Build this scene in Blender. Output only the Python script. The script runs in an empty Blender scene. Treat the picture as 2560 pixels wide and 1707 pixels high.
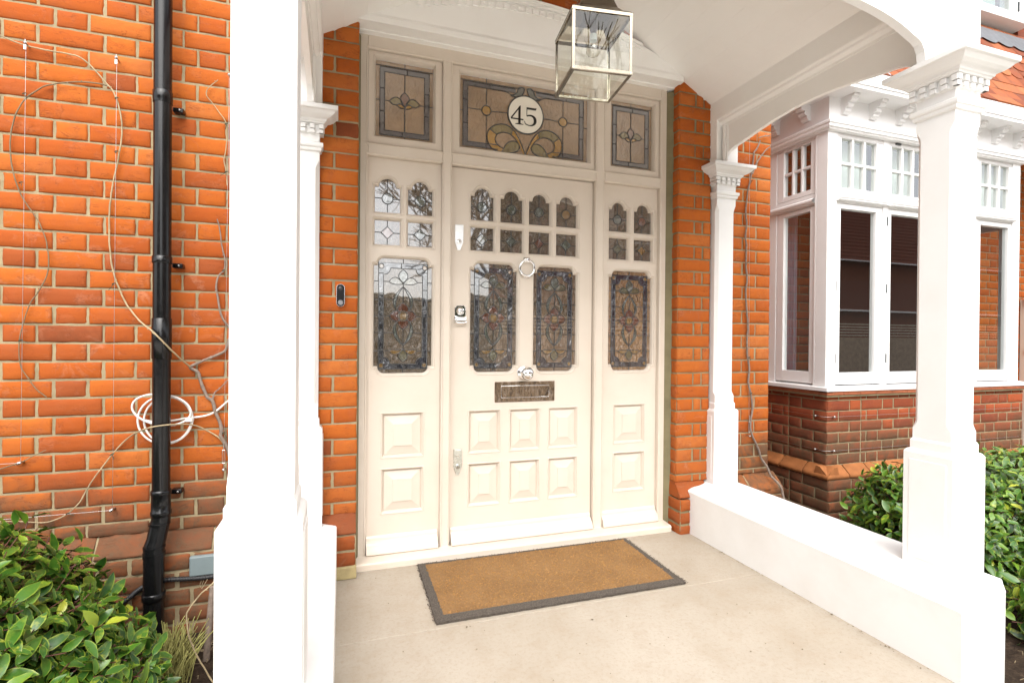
import bpy, math, random
from mathutils import Vector, Matrix, noise
from mathutils.geometry import tessellate_polygon
R = math.radians
rnd = random.Random(7)
scene = bpy.context.scene
COL = scene.collection
PI = math.pi

# ---------------------------------------------------------------- mesh builder
class MB:
    def __init__(s):
        s.v = []; s.f = []; s.m = []; s.sm = []; s.tint = []
        s.cur = (0.5, 0.5, 0.5)
    def add(s, vs, fs, mi=0, smooth=False):
        b = len(s.v); s.v += [tuple(p) for p in vs]
        for f in fs:
            s.f.append([b + i for i in f]); s.m.append(mi); s.sm.append(smooth); s.tint.append(s.cur)
    def box(s, x0, x1, y0, y1, z0, z1, mi=0):
        s.add([(x0,y0,z0),(x1,y0,z0),(x1,y1,z0),(x0,y1,z0),(x0,y0,z1),(x1,y0,z1),(x1,y1,z1),(x0,y1,z1)],
              [(0,3,2,1),(4,5,6,7),(0,1,5,4),(1,2,6,5),(2,3,7,6),(3,0,4,7)], mi)
    def obox(s, c, ux, uy, uz, mi=0):          # oriented box, half vectors
        c, ux, uy, uz = map(Vector, (c, ux, uy, uz)); vs = []
        for k in (-1, 1):
            for (i, j) in ((-1,-1),(1,-1),(1,1),(-1,1)): vs.append(c + ux*i + uy*j + uz*k)
        s.add(vs, [(0,3,2,1),(4,5,6,7),(0,1,5,4),(1,2,6,5),(2,3,7,6),(3,0,4,7)], mi)
    def prism(s, poly, fn, d0, d1, mi=0):      # poly of 2D points, fn(a,b,d)->xyz
        n = len(poly)
        vs = [fn(a, b, d0) for a, b in poly] + [fn(a, b, d1) for a, b in poly]
        fs = [(i, (i+1) % n, (i+1) % n + n, i + n) for i in range(n)]
        for t in tessellate_polygon([[Vector((a, b, 0)) for a, b in poly]]):
            fs.append(tuple(t)); fs.append(tuple(i + n for i in reversed(t)))
        s.add(vs, fs, mi)
    def flat(s, loops, fn, mi=0):              # polygon with holes
        pts = [p for l in loops for p in l]
        tr = tessellate_polygon([[Vector((a, b, 0)) for a, b in l] for l in loops])
        s.add([fn(a, b) for a, b in pts], [tuple(t) for t in tr], mi)
    def strips(s, rings, mi=0, closed=True, smooth=False):   # rings: list of equally long point lists
        n = len(rings[0]); vs = [p for r in rings for p in r]; fs = []
        for k in range(len(rings)-1):
            for i in range(n if closed else n-1):
                j = (i+1) % n
                fs.append((k*n+i, k*n+j, (k+1)*n+j, (k+1)*n+i))
        s.add(vs, fs, mi, smooth)
    def tube(s, pts, r, n=6, mi=0, cap=True, flat=1.0):
        pts = [Vector(p) for p in pts]; N = len(pts)
        rr = r if isinstance(r, (list, tuple)) else [r]*N
        rings = []; up = None
        for i, p in enumerate(pts):
            t = (pts[min(i+1, N-1)] - pts[max(i-1, 0)])
            if t.length < 1e-9: t = Vector((0,0,1))
            t.normalize()
            if up is None:
                up = Vector((0,1,0)) if abs(t.y) < .9 else Vector((1,0,0))
            a = (up - t*up.dot(t));
            if a.length < 1e-6: a = Vector((1,0,0)) - t*t.x
            a.normalize(); up = a; b = t.cross(a)
            rings.append([p + a*(math.cos(2*PI*k/n)*rr[i]*flat) + b*(math.sin(2*PI*k/n)*rr[i]) for k in range(n)])
        s.strips(rings, mi, True, True)
        if cap:
            s.add(rings[0], [tuple(range(n))[::-1]], mi); s.add(rings[-1], [tuple(range(n))], mi)
    def lathe(s, prof, c, ax='z', n=24, mi=0, smooth=True):  # prof (r, h)
        rings = []
        for r, h in prof:
            ring = []
            for k in range(n):
                a = 2*PI*k/n; x, y = r*math.cos(a), r*math.sin(a)
                d = {'z': (x, y, h), 'y': (x, h, y), 'x': (h, x, y)}[ax]
                ring.append((c[0]+d[0], c[1]+d[1], c[2]+d[2]))
            rings.append(ring)
        s.strips(rings, mi, True, smooth)
    def rectsweep(s, x0, x1, y0, y1, prof, mi=0):   # profile (p, z) round a rectangle
        s.strips([[(x0-p, y0-p, z), (x1+p, y0-p, z), (x1+p, y1+p, z), (x0-p, y1+p, z)] for p, z in prof], mi)
    def grid(s, P, nx, ny, mi=0, smooth=True):
        vs = [P(i, j) for j in range(ny+1) for i in range(nx+1)]
        s.add(vs, [(j*(nx+1)+i, j*(nx+1)+i+1, (j+1)*(nx+1)+i+1, (j+1)*(nx+1)+i) for j in range(ny) for i in range(nx)], mi, smooth)
    def build(s, name, mats, parent=None, bevel=0, world=True, tint=False, seg=2):
        me = bpy.data.meshes.new(name)
        off = Vector((0,0,0))
        o = parent
        while o is not None: off += o.location; o = o.parent
        vs = [(a-off.x, b-off.y, c-off.z) for a, b, c in s.v]
        me.from_pydata(vs, [], s.f)
        if not isinstance(mats, (list, tuple)): mats = [mats]
        for m in mats: me.materials.append(m)
        me.polygons.foreach_set('material_index', s.m)
        me.polygons.foreach_set('use_smooth', s.sm)
        if tint:
            at = me.attributes.new('tint', 'FLOAT_VECTOR', 'FACE'); d = []
            for t in s.tint: d += t
            at.data.foreach_set('vector', d)
        me.update()
        ob = bpy.data.objects.new(name, me); COL.objects.link(ob)
        ob.parent = parent
        if bevel:
            b = ob.modifiers.new('bevel', 'BEVEL'); b.width = bevel; b.segments = seg; b.limit_method = 'ANGLE'; b.angle_limit = R(40)
            b.harden_normals = False
        return ob

def root(name, loc, label, cat, group=None):
    o = bpy.data.objects.new(name, None); COL.objects.link(o); o.location = loc; o.empty_display_size = .1
    o['label'] = label; o['category'] = cat
    if group: o['group'] = group
    return o
def tag(o, label=None, cat=None, group=None, kind=None):
    if label: o['label'] = label
    if cat: o['category'] = cat
    if group: o['group'] = group
    if kind: o['kind'] = kind
    return o

# ---------------------------------------------------------------- materials
def mat(name, base=(.8,.8,.8), rough=.5, metal=0.0, spec=.5, coat=0.0):
    m = bpy.data.materials.new(name); m.use_nodes = True
    b = m.node_tree.nodes['Principled BSDF']
    b.inputs['Base Color'].default_value = (*base, 1); b.inputs['Roughness'].default_value = rough
    b.inputs['Metallic'].default_value = metal; b.inputs['Specular IOR Level'].default_value = spec
    b.inputs['Coat Weight'].default_value = coat; b.inputs['Coat Roughness'].default_value = .02
    return m
class NT:
    def __init__(s, m): s.nt = m.node_tree; s.n = s.nt.nodes; s.l = s.nt.links; s.b = s.n['Principled BSDF']
    def new(s, t, **k):
        n = s.n.new(t)
        for a, v in k.items(): setattr(n, a, v)
        return n
    def coord(s, out='Object'): return s.new('ShaderNodeTexCoord').outputs[out]
    def noise(s, scale, detail=4, rough=.55, vec=None, dist=0, out='Fac'):
        n = s.new('ShaderNodeTexNoise'); n.inputs['Scale'].default_value = scale; n.inputs['Detail'].default_value = detail
        n.inputs['Roughness'].default_value = rough; n.inputs['Distortion'].default_value = dist
        s.l.new(vec if vec is not None else s.pos(), n.inputs['Vector']); return n.outputs[out]
    def pos(s):
        if not hasattr(s, '_p'): s._p = s.new('ShaderNodeNewGeometry').outputs['Position']
        return s._p
    def scale(s, vec, sc):
        n = s.new('ShaderNodeVectorMath', operation='MULTIPLY'); s.l.new(vec, n.inputs[0]); n.inputs[1].default_value = sc; return n.outputs[0]
    def ramp(s, fac, stops, interp='LINEAR'):
        n = s.new('ShaderNodeValToRGB'); n.color_ramp.interpolation = interp
        e = n.color_ramp.elements
        while len(e) > 1: e.remove(e[0])
        for i, (p, c) in enumerate(stops):
            q = e[0] if i == 0 else e.new(p)
            q.position = p; q.color = (*c, 1) if len(c) == 3 else c
        s.l.new(fac, n.inputs[0]); return n.outputs[0]
    def mix(s, fac, a, b, blend='MIX'):
        n = s.new('ShaderNodeMix', data_type='RGBA', blend_type=blend)
        for i, v in ((0, fac), (6, a), (7, b)):
            if isinstance(v, (int, float)): n.inputs[i].default_value = v
            elif isinstance(v, tuple): n.inputs[i].default_value = (*v, 1)
            else: s.l.new(v, n.inputs[i])
        return n.outputs[2]
    def math(s, op, a, b=0.0, c=None):
        n = s.new('ShaderNodeMath', operation=op)
        for i, v in enumerate((a, b) if c is None else (a, b, c)):
            if isinstance(v, (int, float)): n.inputs[i].default_value = v
            else: s.l.new(v, n.inputs[i])
        return n.outputs[0]
    def bump(s, h, strength=.3, dist=.002, nrm=None):
        n = s.new('ShaderNodeBump'); n.inputs['Strength'].default_value = strength; n.inputs['Distance'].default_value = dist
        s.l.new(h, n.inputs['Height'])
        if nrm is not None: s.l.new(nrm, n.inputs['Normal'])
        return n.outputs[0]
    def set(s, name, v): s.l.new(v, s.b.inputs[name])

def paint(name, c, rough=.35, grime=.12, gc=(.55,.47,.36)):
    m = mat(name, c, rough); t = NT(m)
    n = t.noise(3.0, 5, .6); n2 = t.noise(38, 4, .6)
    f = t.math('MULTIPLY', t.ramp(n, [(.45, (0,0,0)), (.8, (1,1,1))]), grime)
    col = t.mix(f, c, tuple(c[i]*gc[i] for i in range(3)))
    sp = t.ramp(n2, [(.72, (0,0,0)), (.80, (1,1,1))])
    col = t.mix(t.math('MULTIPLY', sp, grime*.9), col, tuple(x*.6 for x in c))
    t.set('Base Color', col)
    t.set('Roughness', t.math('MULTIPLY_ADD', n2, .25, rough-.1))
    h = t.noise(140, 2, .5); h2 = t.noise(9, 3, .5)
    t.set('Normal', t.bump(h2, .25, .004, t.bump(h, .12, .001)))
    return m

M = {}
M['white'] = paint('white_paint', (.735,.73,.715), .38, .14)
M['render'] = paint('white_masonry_paint', (.75,.745,.73), .6, .22)
M['white_in'] = paint('white_boarding_paint', (.88,.865,.835), .42, .10)
M['cream'] = paint('cream_door_paint', (.635,.558,.472), .36, .18)
M['bay'] = paint('bay_window_paint', (.76,.755,.75), .35, .14)

def brick_material(name, stops, pale=.35, dark=.0, soot=(.08,.045,.03)):
    m = mat(name, (.5,.12,.03), .9, spec=.1); t = NT(m)
    a = t.new('ShaderNodeAttribute'); a.attribute_name = 'tint'
    sep = t.new('ShaderNodeSeparateXYZ'); t.l.new(a.outputs['Vector'], sep.inputs[0])
    col = t.ramp(sep.outputs[0], stops)
    n1 = t.noise(28, 6, .65); n2 = t.noise(2.1, 4, .6); n3 = t.noise(160, 4, .7); n4 = t.noise(11, 5, .7, dist=1.0)
    col = t.mix(t.ramp(n1, [(.42, (0,0,0)), (.75, (.6,.6,.6))]), col, t.mix(.6, col, (.30,.062,.018)))
    n6 = t.noise(7, 5, .7, dist=.6)
    col = t.mix(t.ramp(n6, [(.5, (0,0,0)), (.7, (.5,.5,.5))]), col, (.30,.088,.034))
    # lime bloom and pinkish wear, in patches
    bl = t.math('MULTIPLY', t.ramp(n4, [(.52, (0,0,0)), (.72, (1,1,1))]), t.math('MULTIPLY', sep.outputs[1], pale))
    col = t.mix(bl, col, (.44,.215,.13))
    sx = t.new('ShaderNodeSeparateXYZ'); t.l.new(t.pos(), sx.inputs[0])
    lowz = t.math('ADD', sx.outputs[2], t.math('MULTIPLY', n2, .5))
    mr = t.new('ShaderNodeMapRange'); t.l.new(lowz, mr.inputs[0]); mr.inputs[1].default_value = .64; mr.inputs[2].default_value = .82
    mr.inputs[3].default_value = .95; mr.inputs[4].default_value = dark
    stain = t.math('MULTIPLY', mr.outputs[0], t.ramp(n4, [(.35, (.45,.45,.45)), (.58, (1,1,1))]))
    ox = t.math('MAXIMUM', t.math('LESS_THAN', sx.outputs[0], -.1), t.math('GREATER_THAN', sx.outputs[0], 2.2))
    stain = t.math('MULTIPLY', stain, t.math('MULTIPLY_ADD', ox, .75, .25))
    col = t.mix(stain, col, (.12,.072,.042))
    spk = t.ramp(n3, [(.66, (0,0,0)), (.74, (1,1,1))])
    col = t.mix(t.math('MULTIPLY', spk, .30), col, soot)
    v = t.new('ShaderNodeTexNoise'); v.inputs['Scale'].default_value = 22; v.inputs['Detail'].default_value = 6; v.inputs['Distortion'].default_value = 1.6
    t.l.new(t.scale(t.pos(), (.55, .55, 1.7)), v.inputs['Vector'])
    ridg = t.ramp(v.outputs['Fac'], [(.455, (1,1,1)), (.49, (.0,.0,.0)), (.52, (1,1,1))])
    crack = t.math('MAXIMUM', ridg, t.ramp(n4, [(.50, (1,1,1)), (.60, (0,0,0))]))
    col = t.mix(t.math('MULTIPLY', t.math('SUBTRACT', 1.0, crack), .55), col, (.16,.04,.015)); t.set('Base Color', col)
    nb = t.bump(crack, .35, .004); nb = t.bump(n1, .45, .003, nb); nb = t.bump(n3, .5, .0015, nb)
    t.set('Normal', nb)
    return m
OR = [(0, (.17,.052,.024)), (.14, (.26,.066,.021)), (.45, (.335,.078,.016)), (.8, (.41,.108,.019)), (.93, (.44,.14,.036)), (1, (.33,.13,.06))]
RD = [(0, (.18,.050,.028)), (.3, (.25,.062,.030)), (.65, (.31,.075,.031)), (.9, (.40,.098,.036)), (1, (.47,.15,.06))]
M['brick'] = brick_material('orange_red_brick', OR, .45)
M['brick_dark'] = brick_material('dark_red_brick', RD, .3)
def mortar(name, c):
    m = mat(name, c, .95, spec=.15); t = NT(m)
    n = t.noise(9, 5, .6); n2 = t.noise(220, 4, .7)
    col = t.mix(t.ramp(n, [(.4, (0,0,0)), (.75, (1,1,1))]), c, tuple(x*.62 for x in c))
    col = t.mix(t.math('MULTIPLY', t.ramp(n2, [(.55, (0,0,0)), (.7, (1,1,1))]), .5), col, tuple(x*.55 for x in c))
    t.set('Base Color', col); t.set('Normal', t.bump(n2, .7, .002, t.bump(t.noise(40, 4), .6, .004)))
    return m
M['mortar'] = mortar('lime_mortar', (.325,.262,.158))
M['mortar_in'] = mortar('grey_lime_mortar', (.25,.21,.12))
def simple(name, c, rough, amp=.3, sc=12, bumpd=.001, metal=0, spec=.5, coat=0):
    m = mat(name, c, rough, metal, spec, coat); t = NT(m)
    n = t.noise(sc, 5, .6)
    t.set('Base Color', t.mix(t.ramp(n, [(.35, (0,0,0)), (.75, (1,1,1))]), c, tuple(x*(1-amp) for x in c)))
    t.set('Roughness', t.math('MULTIPLY_ADD', t.noise(sc*3, 4), .3, max(.02, rough-.15)))
    if bumpd: t.set('Normal', t.bump(t.noise(sc*6, 4), .4, bumpd))
    return m
M['pipe'] = simple('black_plastic', (.006,.006,.0065), .20, .4, 20, 0, spec=.38)
M['conduit'] = simple('black_rubber', (.02,.02,.021), .5, .3, 20, 0)
M['cable'] = simple('white_cable', (.72,.70,.66), .4, .2, 30, 0)
M['plate'] = simple('grey_plate', (.17,.21,.215), .45, .15, 6, .0003)
M['chrome'] = mat('chrome', (.86,.86,.86), .06, 1.0)
M['steel'] = simple('wire_steel', (.55,.54,.53), .35, .2, 40, 0, metal=1)
M['satin'] = mat('satin_chrome', (.88,.88,.87), .32, 1.0)
M['nickel'] = mat('polished_nickel', (.28,.245,.195), .17, 1.0)
t = NT(M['nickel']); t.set('Roughness', t.math('MULTIPLY_ADD', t.noise(60, 4), .22, .06))
M['worn_chrome'] = mat('worn_chrome', (.55,.50,.45), .1, 1.0); t = NT(M['worn_chrome'])
nn = t.noise(14, 6, .65, vec=t.scale(t.pos(), (3.5, 3.5, 1.0)), dist=1.2)
t.set('Base Color', t.ramp(nn, [(.36, (.13,.105,.085)), (.5, (.25,.18,.12)), (.6, (.32,.26,.21)), (.7, (.16,.125,.10))]))
t.set('Roughness', t.math('MULTIPLY_ADD', nn, .35, .02)); t.set('Normal', t.bump(nn, .6, .004))
M['lead'] = simple('lead_came', (.10,.10,.10), .3, .3, 60, .0003, metal=.7)
M['lead_sheet'] = simple('lead_flashing', (.15,.155,.165), .55, .25, 8, .002, metal=.2)
M['hinge'] = simple('dark_hinge', (.035,.04,.04), .4, .2, 40, 0)
M['black'] = mat('black_gloss', (.005,.005,.006), .3, spec=.25)
M['numeral'] = mat('black_enamel', (.012,.011,.01), .3)
M['disc'] = mat('white_glass_disc', (.76,.72,.62), .12)
M['silver'] = mat('silver_rim', (.7,.7,.72), .25, .9)
M['sealant'] = simple('olive_sealant', (.20,.17,.09), .8, .3, 10, .001)
M['stem'] = simple('dry_stem', (.40,.31,.18), .75, .4, 25, .001)
M['stem_dark'] = simple('dark_stem', (.20,.15,.085), .8, .4, 25, .001)
M['wood'] = simple('woody_stem', (.25,.19,.15), .85, .45, 60, .002)
M['tie'] = simple('green_tie', (.05,.06,.03), .7, .3, 25, 0)

def stained(name, c, bumpd=.004, sc=26, rough=.16, amp=.35, coat=1.0, elong=(1.0,1.0,.55)):
    m = mat(name, c, rough*.6, spec=1.0, coat=coat); t = NT(m)
    n = t.noise(5, 3); n2 = t.noise(sc, 3, .5, vec=t.scale(t.pos(), elong), dist=.8)
    t.set('Base Color', t.mix(t.ramp(n, [(.35, (0,0,0)), (.7, (1,1,1))]), c, tuple(x*(1-amp) for x in c)))
    t.set('Normal', t.bump(n2, 1.0, bumpd)); t.b.inputs['Coat IOR'].default_value = 2.4
    return m
M['g_clear'] = stained('textured_glass', (.120,.083,.050), .024, 60)
M['g_tan'] = stained('tan_glass', (.33,.215,.12), .007, 60, .25)
M['g_blue'] = stained('blue_glass', (.017,.019,.031), .018, 26)
M['g_blue_grey'] = stained('blue_grey_glass', (.080,.078,.088), .004, 26, .2)
M['g_amber'] = stained('amber_glass', (.20,.115,.035), .012, 30)
M['g_bronze'] = stained('bronze_glass', (.225,.122,.048), .020, 60)
M['g_brown'] = stained('brown_glass', (.150,.090,.045), .022, 60)
M['g_gold'] = stained('golden_glass', (.40,.215,.035), .008, 40, .2)
M['g_olive'] = stained('olive_green_glass', (.21,.165,.06), .008, 40, .2)
M['g_green'] = stained('olive_glass', (.10,.088,.045), .012, 30)
M['g_pale'] = stained('pale_green_glass', (.075,.088,.07), .014, 26)
M['g_red'] = stained('ruby_glass', (.100,.030,.015), .014, 30)
M['g_rose'] = stained('rose_glass', (.20,.105,.075), .010, 30)

def clear_glass(name, tintc=(.93,.97,.96), f0=.045):
    m = bpy.data.materials.new(name); m.use_nodes = True; nt = m.node_tree; nt.nodes.clear()
    o = nt.nodes.new('ShaderNodeOutputMaterial'); mx = nt.nodes.new('ShaderNodeMixShader')
    lw = nt.nodes.new('ShaderNodeLayerWeight'); lw.inputs['Blend'].default_value = .5
    pw = nt.nodes.new('ShaderNodeMath'); pw.operation = 'POWER'; pw.inputs[1].default_value = 5
    mu = nt.nodes.new('ShaderNodeMath'); mu.operation = 'MULTIPLY_ADD'; mu.inputs[1].default_value = 1-f0; mu.inputs[2].default_value = f0; mu.use_clamp = True
    tr = nt.nodes.new('ShaderNodeBsdfTransparent'); tr.inputs[0].default_value = (*tintc, 1)
    gl = nt.nodes.new('ShaderNodeBsdfGlossy'); gl.inputs['Roughness'].default_value = .01
    L = nt.links.new
    L(lw.outputs['Facing'], pw.inputs[0]); L(pw.outputs[0], mu.inputs[0]); L(mu.outputs[0], mx.inputs[0])
    L(tr.outputs[0], mx.inputs[1]); L(gl.outputs[0], mx.inputs[2]); L(mx.outputs[0], o.inputs[0])
    return m
M['lantern_glass'] = clear_glass('lantern_glass', (.97,.985,.955), .045)
M['bulb_glass'] = clear_glass('bulb_glass', (.95,.94,.9), .12)
M['bay_glass'] = clear_glass('window_glass', (.90,.95,.94), .3)

m = mat('coir', (.40,.20,.062), .95, spec=.1); t = NT(m); M['coir'] = m
n = t.noise(5, 4); n2 = t.noise(260, 3, .7); n3 = t.noise(60, 4)
c = t.mix(t.ramp(n, [(.38, (0,0,0)), (.68, (1,1,1))]), (.265,.160,.080), (.175,.106,.056))
c = t.mix(t.math('MULTIPLY', t.ramp(n2, [(.42, (0,0,0)), (.62, (1,1,1))]), .65), c, (.20,.09,.028))
c = t.mix(t.math('MULTIPLY', n3, .3), c, (.55,.32,.12)); t.set('Base Color', c)
t.set('Normal', t.bump(n2, 1, .006))
m = mat('coir_border', (.06,.05,.042), .95, spec=.1); t = NT(m); M['coir_border'] = m
n2 = t.noise(240, 3, .7)
t.set('Base Color', t.mix(t.ramp(n2, [(.4, (0,0,0)), (.65, (1,1,1))]), (.14,.12,.10), (.06,.05,.042))); t.set('Normal', t.bump(n2, 1, .006))
M['fibre'] = simple('coir_fibre', (.50,.27,.09), .9, .5, 90, 0, spec=.1)
M['fibre_dark'] = simple('coir_fibre_dark', (.10,.08,.065), .9, .4, 90, 0, spec=.1)

m = mat('pale_concrete', (.55,.46,.35), .8, spec=.3); t = NT(m); M['floor'] = m
n = t.noise(2.2, 6, .6); n2 = t.noise(9, 6, .7); n3 = t.noise(70, 5, .7); n4 = t.noise(300, 3, .7)
c = t.mix(t.ramp(n, [(.35, (0,0,0)), (.7, (1,1,1))]), (.385,.340,.280), (.33,.283,.222))
c = t.mix(t.math('MULTIPLY', t.ramp(n2, [(.48, (0,0,0)), (.75, (1,1,1))]), .42), c, (.30,.23,.16))
c = t.mix(t.math('MULTIPLY', t.ramp(n3, [(.50, (0,0,0)), (.72, (1,1,1))]), .55), c, (.28,.22,.155))
c = t.mix(t.math('MULTIPLY', t.ramp(n4, [(.60, (0,0,0)), (.70, (1,1,1))]), .5), c, (.20,.155,.105))
n5 = t.noise(13, 6, .75, dist=2.0)
c = t.mix(t.math('MULTIPLY', t.ramp(n5, [(.63, (0,0,0)), (.72, (1,1,1))]), .4), c, (.20,.155,.11))
t.set('Base Color', c); t.set('Roughness', t.math('MULTIPLY_ADD', n2, .4, .55))
t.set('Normal', t.bump(n4, .3, .001, t.bump(n3, .3, .002)))
m = mat('soil', (.05,.033,.022), .95, spec=.2); t = NT(m); M['soil'] = m
n = t.noise(30, 6, .75)
t.set('Base Color', t.ramp(n, [(.3, (.02,.013,.009)), (.55, (.06,.04,.026)), (.75, (.13,.09,.06))])); t.set('Normal', t.bump(n, 1, .03))
m = mat('leaf', (.07,.15,.025), .32, spec=.5); t = NT(m); M['leaf'] = m
a = t.new('ShaderNodeAttribute'); a.attribute_name = 'tint'
sep = t.new('ShaderNodeSeparateXYZ'); t.l.new(a.outputs['Vector'], sep.inputs[0])
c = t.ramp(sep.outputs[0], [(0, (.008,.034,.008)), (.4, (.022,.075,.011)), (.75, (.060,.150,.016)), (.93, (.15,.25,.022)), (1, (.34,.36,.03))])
n = t.noise(55, 4)
c = t.mix(t.math('MULTIPLY', t.ramp(n, [(.52, (0,0,0)), (.66, (1,1,1))]), sep.outputs[1]), c, (.38,.40,.03))
c = t.mix(t.math('MULTIPLY', sep.outputs[2], .75), c, (.30,.36,.035))
t.set('Base Color', c); t.set('Normal', t.bump(t.noise(120, 2), .2, .001))
t.b.inputs['Transmission Weight'].default_value = 0
M['twig'] = simple('red_brown_twig', (.13,.045,.03), .6, .4, 30, .001)
M['blade'] = simple('cut_grass_stalk', (.42,.40,.13), .7, .5, 30, 0)
m = mat('roof_tile', (.30,.09,.035), .85, spec=.3); t = NT(m); M['tile'] = m
a = t.new('ShaderNodeAttribute'); a.attribute_name = 'tint'; sep = t.new('ShaderNodeSeparateXYZ'); t.l.new(a.outputs['Vector'], sep.inputs[0])
n = t.noise(16, 5, .65); n2 = t.noise(150, 3)
c = t.ramp(sep.outputs[0], [(0, (.17,.043,.02)), (.5, (.29,.08,.028)), (1, (.38,.13,.05))])
c = t.mix(t.ramp(n, [(.5, (0,0,0)), (.75, (.7,.7,.7))]), c, (.13,.07,.05)); t.set('Base Color', c); t.set('Normal', t.bump(n2, .4, .002))
M['bevel_brick'] = simple('orange_bevel_brick', (.36,.135,.045), .85, .45, 9, .003, spec=.25)
M['sill_tile'] = simple('terracotta_sill', (.32,.10,.045), .8, .35, 14, .002, spec=.25)
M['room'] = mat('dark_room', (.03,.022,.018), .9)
M['curtain'] = simple('grey_blue_curtain', (.30,.32,.42), .9, .2, 8, 0)
M['blind'] = simple('pale_blind', (.62,.66,.58), .8, .15, 6, 0)

# ---------------------------------------------------------------- camera
cam = bpy.data.cameras.new('camera'); co = bpy.data.objects.new('camera', cam); COL.objects.link(co); scene.camera = co
cam.sensor_width = 36; cam.lens = 1283.99/2560*36; cam.clip_start = .02; cam.clip_end = 500
a, b, c_ = R(18.377), R(-.3153), R(.4748)
F = Vector((math.sin(a)*math.cos(b), math.cos(a)*math.cos(b), math.sin(b)))
R0 = Vector((math.cos(a), -math.sin(a), 0)); U0 = R0.cross(F)
RX = R0*math.cos(c_) + U0*math.sin(c_); UP = -R0*math.sin(c_) + U0*math.cos(c_)
mw = Matrix((RX, UP, -F)).transposed().to_4x4(); mw.translation = Vector((0, 0, 1.123)); co.matrix_world = mw
scene.render.resolution_x = 1024; scene.render.resolution_y = 682

# ---------------------------------------------------------------- world and sun
w = bpy.data.worlds.new('World'); scene.world = w; w.use_nodes = True; nt = w.node_tree
sky = nt.nodes.new('ShaderNodeTexSky'); sky.sky_type = 'NISHITA'; sky.sun_disc = False
SE, SR = R(50), R(192)
sky.sun_elevation = SE; sky.sun_rotation = SR; sky.air_density = 1.0; sky.dust_density = 3.0; sky.altitude = 50
hs = nt.nodes.new('ShaderNodeHueSaturation'); hs.inputs['Saturation'].default_value = .22
nt.links.new(sky.outputs[0], hs.inputs['Color']); nt.links.new(hs.outputs[0], nt.nodes['Background'].inputs['Color'])
nt.nodes['Background'].inputs['Strength'].default_value = .15
sun = bpy.data.lights.new('sun', 'SUN'); sun.energy = 1.35; sun.angle = R(70); sun.color = (1, .965, .91)
so = bpy.data.objects.new('sun', sun); COL.objects.link(so)
sd = Vector((math.sin(SR)*math.cos(SE), math.cos(SR)*math.cos(SE), math.sin(SE)))   # towards the sun
so.rotation_euler = sd.to_track_quat('Z', 'Y').to_euler(); so.location = (2, -6, 8)
scene.view_settings.view_transform = 'Standard'; scene.view_settings.look = 'None'; scene.view_settings.gamma = 1
scene.view_settings.exposure = 1.46

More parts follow.
